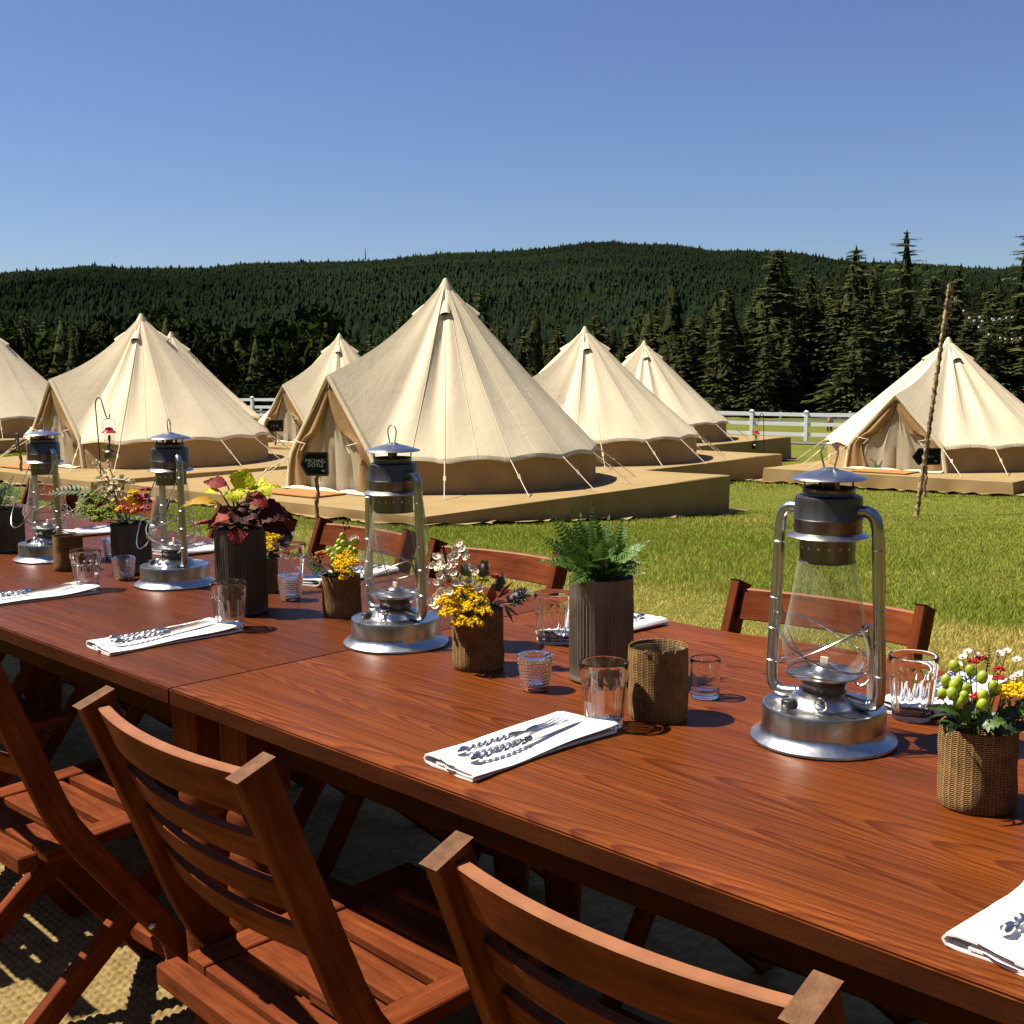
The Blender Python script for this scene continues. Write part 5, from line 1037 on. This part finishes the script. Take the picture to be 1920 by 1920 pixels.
def zinc_vase(t, r, h, seed=0, RUSTY=None):
    RUSTY = RUSTY or DARKZINC
    rd = random.Random(seed)
    def md(rr, z, f):
        k = 1 if .012 < z < h*.80 else .25; return 1+k*.016*cos(2*PI*f*54)+.004*sin(2*PI*f*2+seed)
    prof = [(.001, .002), (r*.97, .001), (r*1.03, .0035), (r*1.03, .007), (r, .009)]+[(r, .012+(h-.016)*k/12) for k in range(13)]+[(r*1.012, h-.0015), (r*1.005, h), (r*.965, h-.0015), (r*.96, h*.5), (r*.94, .02)]
    MB().lathe(prof, 216, mod=md).build('zinc_vase', RUSTY, t); MB().lathe([(.001, h+.010), (r*.5, h+.006), (r*.90, h-.001), (r*.955, h-.012)], 24, mod=lambda rr, z, f: 1+.05*sin(f*40+z*300)).build('moss', MOSS, t)
    MB().bar((r*1.004*cos(-1.9), r*1.004*sin(-1.9), .01), (r*1.004*cos(-1.9), r*1.004*sin(-1.9), h-.003), .006, .0016, (-sin(-1.9), cos(-1.9), 0)).build('seam', RUSTY, t)
def posy(label, a, c, cat='flower arrangement', grp=None): return thing('flower_posy', label, cat, AC(a, c), 0, grp)

# --- fern in the ribbed zinc vase
t = thing('potted_fern', 'bright green fern in a tall ribbed zinc vase', 'potted plant', AC(1.239, .513)); zinc_vase(t, .0505, .166, 1, RUSTY)
tips = [(-.083, -.02, .105), (-.046, .01, .103), (-.015, .0, .115), (.045, .02, .080), (-.098, -.01, .068), (-.098, -.04, .030), (-.090, .02, .022), (.050, -.03, .062), (.058, .0, .040), (-.05, -.05, .062), (.02, -.05, .055), (.015, .05, .085), (-.03, .05, .09), (.075, .03, .050), (.03, -.065, .020), (-.03, -.07, .028), (.06, -.05, .012), (-.06, -.065, -.004), (-.065, .04, .055), (.0, -.06, .075), (.035, .04, .06), (-.02, -.03, .085), (-.07, -.04, .045), (.05, -.045, .04), (.005, -.072, .04), (-.045, -.06, .015), (.065, .0, .02), (-.085, .0, .05), (.03, -.02, .09), (-.06, .02, .085), (.045, .03, .03)]
for i, (x, y, z) in enumerate(tips):
    b = Vector((x*.10-.004, y*.15, .160)); pinnate(t, b, (x, y, .166+z), 19, .0195, .0105, FERN, (0, -.7, .9) if z < .09 else (.1, -1, .2), 'frond', .10+.10*(z < .05), serr=.15)
filler(t, 12, .06, .158, 5, MOSS, (.012, .025), 'dry_frond', -.1, .5)

# --- coleus in the darker zinc vase
t = thing('coleus_plant', 'coleus with lime and burgundy leaves in a dark ribbed vase', 'potted plant', AC(2.119, .404)); zinc_vase(t, .0515, .176, 2); k = .000206
def CO(mat, b, e, w, nrm, curl=.05, dy0=0, dy1=0, td=0):
    bx, bz = (b[0]-603)*k, (709-b[1])*k; ex, ez = (e[0]-603)*k, (709-e[1])*k; B = (bx, dy0, .176+bz); E_ = (ex, dy1, .176+ez)
    leaf(B, E_, w*k*1.22, nrm, 15, 5, curl, .10, .07, .36, tipdroop=td).build('leaf', mat, t); stem(t, (bx*.12, .0, .172), B, .0021, STEM)
CO(COLY, (600, 330), (715, 120), 215, (-.1, -1, .25), .05, -.01, -.012); CO(COLY, (590, 320), (610, 455), 215, (0, -1, .3), .12, -.012, -.03); CO(COLY, (700, 350), (1020, 320), 130, (0, -.6, 1), .1, .0, .01)
CO(COLY, (715, 330), (730, 165), 90, (.3, -1, .2), .06, .01, .0); CO(COLY, (820, 300), (940, 400), 140, (.2, -.8, .6), .1, .0, -.02); CO(COLY, (430, 345), (265, 360), 100, (0, -.5, 1), .1, -.005, -.015); CO(COLY, (780, 270), (860, 250), 100, (.1, -.5, 1), .1, .02, .02)
CO(COLO, (420, 470), (45, 505), 130, (-.1, -.55, 1), .16, -.005, -.02, .0)
CO(COLR, (500, 290), (250, 265), 135, (-.05, -.75, .7), .1, .0, .01); CO(COLR, (725, 370), (925, 500), 175, (.1, -.9, .5), .1, -.01, -.03); CO(COLR, (600, 560), (330, 690), 160, (-.2, -.6, .8), .18, -.02, -.03); CO(COLR, (400, 650), (135, 695), 90, (0, -.4, 1), .12, -.02, -.02)
CO(COLR, (640, 690), (650, 855), 175, (0, -1, .15), .06, -.052, -.062); CO(COLR, (800, 590), (700, 620), 130, (.1, -.7, .8), .08, -.03, -.035); CO(COLD, (760, 560), (1165, 590), 250, (.1, -.75, .6), .16, -.01, -.02, .1); CO(COLD, (800, 610), (1120, 760), 170, (.1, -.9, .3), .12, -.005, .0, .1)
CO(COLD, (650, 540), (560, 640), 190, (0, -.9, .5), .1, -.025, -.04); CO(COLD, (700, 560), (820, 660), 170, (.1, -.9, .5), .1, -.03, -.045); CO(COLD, (600, 480), (690, 560), 160, (0, -1, .4), .1, .0, -.02); CO(COLD, (560, 520), (440, 610), 150, (-.1, -.9, .5), .1, .01, -.01); CO(COLR, (690, 610), (850, 590), 120, (.0, -.5, 1), .12, -.03, -.035)
filler(t, 9, .06, .172, 8, COLD, (.03, .05), 'leaf', .2, .6)

def scene_pos(c0, k, top, dflt=-.01): return lambda x, y, d=dflt: Vector(((x-c0[0])*k, d, top+(c0[1]-y)*k))
# --- posy right of the second lantern: yarrow, wax flowers, thistles in burlap
t = posy('posy of yellow yarrow, white wax flowers and thistles in burlap', 1.438, .429); burlap_cup(t, .0430, .101, seed=3); Q = scene_pos((510, 690), .000204, .101)
for i, (x, y, d, r) in enumerate([(300, 600, -.03, .0150), (405, 545, -.02, .0145), (515, 600, -.03, .0140), (565, 690, -.042, .0120), (485, 770, -.050, .0120), (385, 765, -.052, .0125), (295, 695, -.045, .0140), (360, 640, -.030, .012), (450, 660, -.038, .012), (250, 620, -.03, .010)]):
    clusterhead(t, Q(x, y, d)-Vector((0, 0, .002)), r*1.35, YELLOW, 'yarrow_head', i, 110, .0022, .75)
clusterhead(t, Q(555, 478, .0), .010, YELLOW, 'yarrow_head', 90, 30, .0018, .4)
for i, (x, y) in enumerate([(390, 205), (335, 245), (370, 240), (430, 265), (345, 300), (180, 270), (225, 290), (160, 325), (205, 330), (290, 345), (210, 420), (250, 390), (280, 420), (320, 395), (445, 460), (440, 385), (500, 390), (215, 535), (300, 520), (190, 580), (165, 665), (150, 610), (235, 365), (400, 240), (265, 440), (520, 505), (190, 370), (330, 210), (300, 260), (250, 310), (360, 420), (400, 470), (480, 350), (420, 340), (180, 480), (230, 500), (330, 480), (140, 350), (310, 330), (380, 150)]):
    rd = random.Random(i); d = -.012+rd.uniform(-.015, .02)-(.02 if y > 500 else 0); p = Q(x, y, d); waxflower(t, p, .0070*rd.uniform(.85, 1.15), (rd.uniform(-.7, .4), -.8, rd.uniform(.2, .9)), i)
    if i % 2 == 0: stem(t, (p.x*.25, p.y*.4, .10), p-Vector((0, 0, .004)), .0007, LEAFG)
for i, (x, y, d) in enumerate([(290, 460, -.012), (350, 425, -.006), (640, 450, .0), (670, 440, .005), (275, 470, -.01)]): clusterhead(t, Q(x, y, d), .0055, REDF, 'red_blossom', 30+i, 20, .0017, .6)
thistle(t, Q(565, 385, .0), (.1, 0, 1), .026, .010, 1, LEAFG); thistle(t, Q(835, 600, -.01), (1, -.1, .55), .036, .0135, 2); thistle(t, Q(690, 500, .01), (.3, .2, 1), .03, .010, 3); stem(t, (.01, 0, .1), Q(760, 640, -.01), .0012, BROWNSTEM); stem(t, (.004, 0, .1), Q(550, 450, 0), .0012, BROWNSTEM)
for (b, e, w, m_) in [((620, 640), (640, 470), 85, REDLEAF), ((680, 600), (790, 520), 50, REDLEAF), ((690, 580), (800, 460), 35, REDLEAF), ((720, 650), (845, 745), 22, LEAFD), ((730, 660), (800, 800), 26, LEAFD), ((720, 640), (900, 640), 22, LEAFD), ((600, 660), (720, 690), 60, LEAFD), ((270, 330), (240, 130), 30, BROWNSTEM), ((420, 420), (380, 320), 60, LEAFG), ((460, 440), (430, 330), 40, LEAFG), ((470, 330), (500, 310), 30, YELLOW)]:
    leaf(Q(*b, -.018), Q(*e, -.022), w*.000204, (.1, -1, .4), 9, 3, .08, .2).build('leaf', m_, t)
filler(t, 14, .042, .100, 21, LEAFD, (.02, .035)); filler(t, 12, .036, .104, 22, LEAFG, (.02, .04), 'leaf', .9, .3)

# --- posy at the right edge: green berries
t = posy('posy of green berries, white and red blossoms in burlap at right edge', .567, .388); burlap_cup(t, .0425, .093, seed=5); Q = scene_pos((810, 960), .000114, .093)
for i, (x, y, d) in enumerate([(510, 340, -.01), (660, 380, -.012), (735, 420, -.025), (400, 460, -.02), (460, 500, -.028), (520, 480, -.018), (350, 580, -.025), (420, 560, -.034), (530, 580, -.036), (590, 540, -.022), (825, 500, -.03), (890, 540, -.02), (715, 580, -.034), (480, 640, -.036), (700, 660, -.038), (560, 620, -.02)]):
    p = Q(x, y, d); berry(t, p, .0057*random.uniform(.92, 1.12), (random.uniform(-.5, .3), random.uniform(-.4, .1), 1)); stem(t, (p.x*.4, p.y*.4, .088), p-Vector((0, 0, .006)), .0008)
for i, (x, y, d) in enumerate([(620, 280, .0), (700, 250, .01), (770, 265, .005), (1000, 260, .01), (1090, 250, .012), (1150, 310, .0), (1130, 440, -.01), (1200, 450, 0), (580, 350, .0), (1050, 300, .02), (1090, 470, -.01)]):
    p = Q(x, y, d); waxflower(t, p, .0055, (random.uniform(-.3, .5), -.35, 1), 200+i, WAXW, LEAFG); stem(t, (p.x*.4, p.y*.4, .09), p-Vector((0, 0, .004)), .0007, LEAFG)
for i, (x, y, d) in enumerate([(730, 330, .0), (820, 305, .005), (960, 400, -.005), (950, 470, -.01), (660, 610, -.03)]): clusterhead(t, Q(x, y, d), .0060, REDF, 'red_blossom', 60+i, 22, .0017, .6)
clusterhead(t, Q(1080, 590, -.016), .0235, YELLOW, 'yarrow_head', 77, 190, .0020, .34); stem(t, (.01, 0, .09), Q(1110, 620, -.012), .0014)
for (b, e, w, d0, d1) in [((560, 790), (90, 650), 105, -.03, -.05), ((500, 830), (640, 640), 120, -.034, -.04), ((620, 860), (900, 800), 190, -.04, -.05), ((760, 900), (1020, 900), 150, -.043, -.05), ((900, 880), (1060, 690), 170, -.03, -.03), ((1040, 820), (1290, 700), 160, -.03, -.03), ((960, 930), (1280, 880), 120, -.035, -.03), ((520, 900), (420, 740), 90, -.03, -.04), ((640, 900), (600, 780), 110, -.042, -.052), ((1000, 780), (960, 620), 110, -.02, -.03), ((470, 890), (330, 960), 60, -.034, -.04), ((1100, 760), (1180, 640), 110, -.02, -.02), ((700, 820), (660, 700), 90, -.03, -.04), ((430, 880), (340, 820), 60, -.03, -.05)]:
    leaf(Q(*b, d0), Q(*e, d1), w*.000114*1.1, (.1, -.7, .8), 13, 3, .10, .18, .22).build('leaf', LEAFG if b[1] < 880 else LEAFD, t)
pinnate(t, Q(860, 420, 0), Q(885, 130, 0), 9, .005, .0016, LEAFD, (0, -1, .2), 'leaf_sprig', .03); pinnate(t, Q(1260, 450, 0), Q(1280, 290, 0), 7, .005, .0016, LEAFD, (0, -1, .2), 'leaf_sprig', .03); filler(t, 16, .044, .090, 31, LEAFD, (.022, .04)); filler(t, 16, .05, .094, 32, LEAFG, (.022, .042), 'leaf', .8, .38)

# --- posy left of the second lantern: berries and yarrow
t = posy('posy of green berries and yellow yarrow in burlap, left of the second lantern', 1.946, .528); burlap_cup(t, .0390, .083, seed=7); Q = scene_pos((1611, 1163), .0002027, .083)
for i, (x, y, d) in enumerate([(1630, 775, 0), (1600, 830, -.005), (1645, 840, -.012), (1500, 925, -.01), (1580, 880, -.015), (1560, 995, -.03), (1620, 900, -.02), (1770, 840, 0), (1760, 915, -.01), (1540, 960, -.02), (1720, 890, -.02), (1690, 850, .0), (1600, 910, -.02)]):
    p = Q(x, y, d); berry(t, p, .0058, (random.uniform(-.5, .5), -.2, 1)); stem(t, (p.x*.4, p.y*.4, .08), p-Vector((0, 0, .005)), .0008)
for i, (x, y, d, r) in enumerate([(1630, 1000, -.025, .011), (1700, 960, -.02, .012), (1745, 1030, -.035, .012), (1640, 1085, -.045, .009), (1700, 1110, -.045, .010), (1610, 1050, -.035, .010), (1690, 1040, -.035, .011), (1660, 1160, -.05, .006)]): clusterhead(t, Q(x, y, d), r*1.35, YELLOW, 'yarrow_head', 120+i, 70, .0022, .7)
for i, (x, y) in enumerate([(1400, 945), (1380, 985), (1440, 930), (1420, 975), (1480, 960)]): clusterhead(t, Q(x, y, -.015), .0065, ORANGEF, 'orange_blossom', 140+i, 20, .0019, .6)
pinnate(t, Q(1480, 1110, -.02), Q(1070, 935, -.01), 8, .016, .008, LEAFD, (0, -.5, 1), 'leaf_sprig', .16, serr=.2); pinnate(t, Q(1460, 1120, -.03), Q(1270, 1010, -.04), 6, .017, .009, LEAFG, (0, -.6, 1), 'leaf_sprig', .05, serr=.2); pinnate(t, Q(1520, 1120, -.03), Q(1380, 1070, -.06), 6, .016, .008, LEAFD, (0, -.6, 1), 'leaf_sprig', .1, serr=.2)
mb = MB(); 
for (x, y) in ((1640, 640), (1688, 625), (1700, 690), (1655, 700)): mb.tube([Q(1660, 800, 0), Q(1660, 720, 0), Q(x, y, 0)], .0007, 4); mb.ball(Q(x, y, 0), .0026, 6, 4, (1, 1, 1.5))
mb.build('bud_sprig', BROWNSTEM, t)
for i, (x, y) in enumerate([(1750, 790), (1720, 800), (1700, 820), (1770, 800)]): waxflower(t, Q(x, y, .01), .004, (0, -1, .5), 300+i)
filler(t, 14, .038, .080, 41, LEAFD, (.018, .034)); filler(t, 12, .034, .084, 42, LEAFG, (.02, .04), 'leaf', .9, .3)

# --- posy behind the coleus
t = posy('posy of yellow yarrow and blue thistle in burlap behind the coleus vase', 2.289, .567); burlap_cup(t, .0325, .083, seed=9); Q = scene_pos((827, 960), .000225, .083)
for i, (x, y, d, r) in enumerate([(890, 745, 0, .013), (955, 790, -.01, .011), (905, 830, -.02, .012), (930, 890, -.03, .010), (860, 800, -.01, .012), (820, 760, 0, .012)]): clusterhead(t, Q(x, y, d), r*1.3, YELLOW, 'yarrow_head', 160+i, 70, .0022, .7)
thistle(t, Q(1070, 785, 0), (.6, -.3, .8), .030, .013, 6); thistle(t, Q(1050, 850, -.01), (1, -.3, -.1), .022, .009, 7); stem(t, (.01, 0, .08), Q(1030, 850, 0), .0012, BROWNSTEM)
for (b, e, w) in [((900, 930), (1090, 900), 70), ((880, 950), (1040, 980), 60), ((860, 940), (960, 1010), 60), ((900, 900), (1010, 860), 60)]: leaf(Q(*b, -.02), Q(*e, -.03), w*.000225, (0, -.6, .8), 9, 3, .1, .2, .15).build('leaf', LEAFD, t)
filler(t, 10, .03, .08, 51, LEAFD, (.018, .03))

# --- cream, lime and orange flowers in zinc
t = thing('flower_vase', 'cream, lime and orange flowers in a dark zinc vase between two lanterns', 'flower vase', AC(2.750, .487)); zinc_vase(t, .0475, .121, 4); Q = scene_pos((1488, 738), .00022, .121)
for i, (x, y, d, r) in enumerate([(1080, 430, -.01, .016), (1200, 490, -.02, .017), (1110, 590, -.03, .016), (1250, 590, -.035, .017), (1330, 550, -.03, .014), (1180, 680, -.045, .014), (1300, 640, -.045, .014), (1060, 510, -.01, .012), (1150, 420, 0, .012)]):
    clusterhead(t, Q(x, y, d), r, LIMEC, 'lime_cluster', 180+i, 52, .0036, .7)
rd = random.Random(5)
for i in range(46):
    x = rd.gauss(1290, 95); y = rd.gauss(330, 80)
    if i < 9: x, y = [(1130, 250), (1090, 300), (1250, 220), (1390, 220), (1400, 260), (1330, 270), (1370, 440), (1340, 460), (1440, 390)][i]
    p = Q(x, y, rd.uniform(-.03, .03)); waxflower(t, p, rd.uniform(.0055, .008), (rd.uniform(-.5, .5), -.7, rd.uniform(0, 1)), 400+i, CREAM, CREAM, 'dried_flower')
    if i % 3 == 0: stem(t, (p.x*.3, 0, .12), p, .0007, LEAFG)
for (x, y) in ((1180, 60), (1275, 45), (1150, 40), (1210, 130), (1280, 90), (1110, 70)): stem(t, (-.02, 0, .14), Q(x, y, 0), .0008, LEAFG); MB().ball(Q(x, y, 0), .0032, 6, 5, (1, 1, 1.4)).build('bud', CREAM, t)
for i, (x, y, m_, nm, r) in enumerate([(1570, 395, YELLOW, 'yellow_blossom', .013), (1530, 470, YELLOW, 'yellow_blossom', .014), (1595, 520, YELLOW, 'yellow_blossom', .015), (1440, 570, YELLOW, 'yellow_blossom', .011), (1620, 430, REDF, 'red_blossom', .011), (1700, 440, REDF, 'red_blossom', .013), (1700, 355, REDF, 'red_blossom', .012), (1630, 590, ORANGEF, 'orange_blossom', .016), (1490, 560, ORANGEF, 'orange_blossom', .015), (1720, 560, REDF, 'red_blossom', .012), (1560, 600, ORANGEF, 'orange_blossom', .014), (1660, 500, ORANGEF, 'orange_blossom', .012), (1730, 500, REDF, 'red_blossom', .012)]): clusterhead(t, Q(x, y, -.02-.02*(y > 520)), r, m_, nm, 220+i, 40, .0032, .5)
pinnate(t, Q(1150, 420, -.01), Q(575, 400, -.02), 11, .030, .009, EUCA, (0, -.5, 1), 'leaf_sprig', .10); pinnate(t, Q(1100, 560, -.02), Q(820, 640, -.06), 8, .022, .008, LEAFD, (0, -.6, 1), 'leaf_sprig', .05); pinnate(t, Q(1160, 620, -.03), Q(960, 665, -.08), 6, .022, .009, LEAFG, (0, -.6, 1), 'leaf_sprig', .05); pinnate(t, Q(1100, 500, 0), Q(850, 520, .03), 9, .024, .008, LEAFD, (0, -.5, 1), 'leaf_sprig', .12)
filler(t, 18, .05, .118, 61, LEAFD, (.025, .045))
# --- foliage at the left edge
t = thing('foliage_vase', 'dark leafy foliage in a zinc vase at the left edge', 'flower vase', AC(3.335, .408)); zinc_vase(t, .0555, .119, 6); rd = random.Random(8)
for i in range(13):
    a = 2*PI*i/13+rd.uniform(-.2, .2); e = Vector((.055*cos(a)*rd.uniform(.5, 1.3), .055*sin(a), .118+rd.uniform(.05, .095))); pinnate(t, (e.x*.15, e.y*.15, .115), e, 7, .026, .0085, LEAFG if i % 3 == 0 else LEAFD, (0, -.6, .9), 'leaf_sprig', .1, fwd_=1.0)
filler(t, 16, .055, .117, 71, LEAFD, (.03, .05)); 
for i in range(7): clusterhead(t, (rd.uniform(-.03, .05), -.03, .125+rd.uniform(0, .03)), .006, CREAM, 'small_blossom', 500+i, 12, .0018, .5)

# ------------------------------------------------------------------ grass blades on the near lawn
def in_rect(x, y, c, ext, pad=.12):
    dx, dy = x-c[0], y-c[1]; u = dx*U.x+dy*U.y; v = dx*Vv.x+dy*Vv.y; return (u > ext[0]-pad) & (u < ext[1]+pad) & (v > ext[2]-pad) & (v < ext[3]+pad)
N = 900000; d_ = 2.6+(np.exp(rng.uniform(0, 1, N)*math.log(27/2.6+0))-1)*2.6; a_ = rng.uniform(-.48, .48, N)
N2 = 420000; d_ = np.r_[d_, 2.6+(np.exp(rng.uniform(0, 1, N2)*math.log(27/2.6))-1)*2.6]; a_ = np.r_[a_, np.where(rng.random(N2) < .5, 1, -1)*rng.uniform(.48, .95, N2)]; N += N2
x_, y_ = d_*np.tan(a_), d_
ac = x_*tA.x+y_*tA.y; cc = x_*mA.x+y_*mA.y-NE; keep = ~((cc < 1.86) & (ac > -2.2) & (ac < 7.5))
for k, (lab, x, y, z, r, H, ext, pl) in enumerate(TENTS): keep &= ~in_rect(x_, y_, (x, y), ext)
patch = fbm(x_/.9, y_/.9, 40); keep &= rng.random(N) < np.clip(.80+.25*patch, .25, 1)
x_, y_, d_, cc, patch = x_[keep], y_[keep], d_[keep], cc[keep], patch[keep]; n = len(x_); z_ = terr(x_, y_)
dry = np.clip((5.3-cc)/.8+.55*fbm(x_/.45, y_/.45, 12), 0, 1)*.95; dry = np.maximum(dry, np.clip(.05+.28*fbm(x_/1.5, y_/1.5, 77)+.15*fbm(x_/.4, y_/.4, 78)+rng.normal(0, .2, n), 0, .8))
h = rng.uniform(.014, .040, n)*(1-.35*dry)*np.clip(1+.38*patch, .4, 1.8)*np.interp(d_, [3, 12, 27], [1, .95, .8]); w = rng.uniform(.0022, .0042, n)*np.interp(d_, [3, 8, 16, 27], [1.4, 2.0, 3.4, 5.5])
a = rng.uniform(0, 2*PI, n); ln = h*rng.uniform(.1, .9, n)*(1+.6*dry); b = rng.uniform(0, 2*PI, n)
V = np.empty((n, 3, 3)); V[:, 0] = np.c_[x_-np.cos(a)*w/2, y_-np.sin(a)*w/2, z_-.004]; V[:, 1] = np.c_[x_+np.cos(a)*w/2, y_+np.sin(a)*w/2, z_-.004]; V[:, 2] = np.c_[x_+np.cos(b)*ln, y_+np.sin(b)*ln, z_+h]
g = np.array([.155, .220, .017]); g2 = np.array([.31, .345, .036]); dr = np.array([.58, .43, .125]); q = rng.random((n, 1)); col = g*(1-q)+g2*q; col = col*(1-dry[:, None])+dr*dry[:, None]; col *= rng.uniform(.7, 1.25, (n, 1))
obj('lawn_grass', bigmesh('lawn_grass', V.reshape(-1, 3), np.arange(n*3).reshape(-1, 3), BLADE, col=np.repeat(col, 3, 0)), kind='stuff')
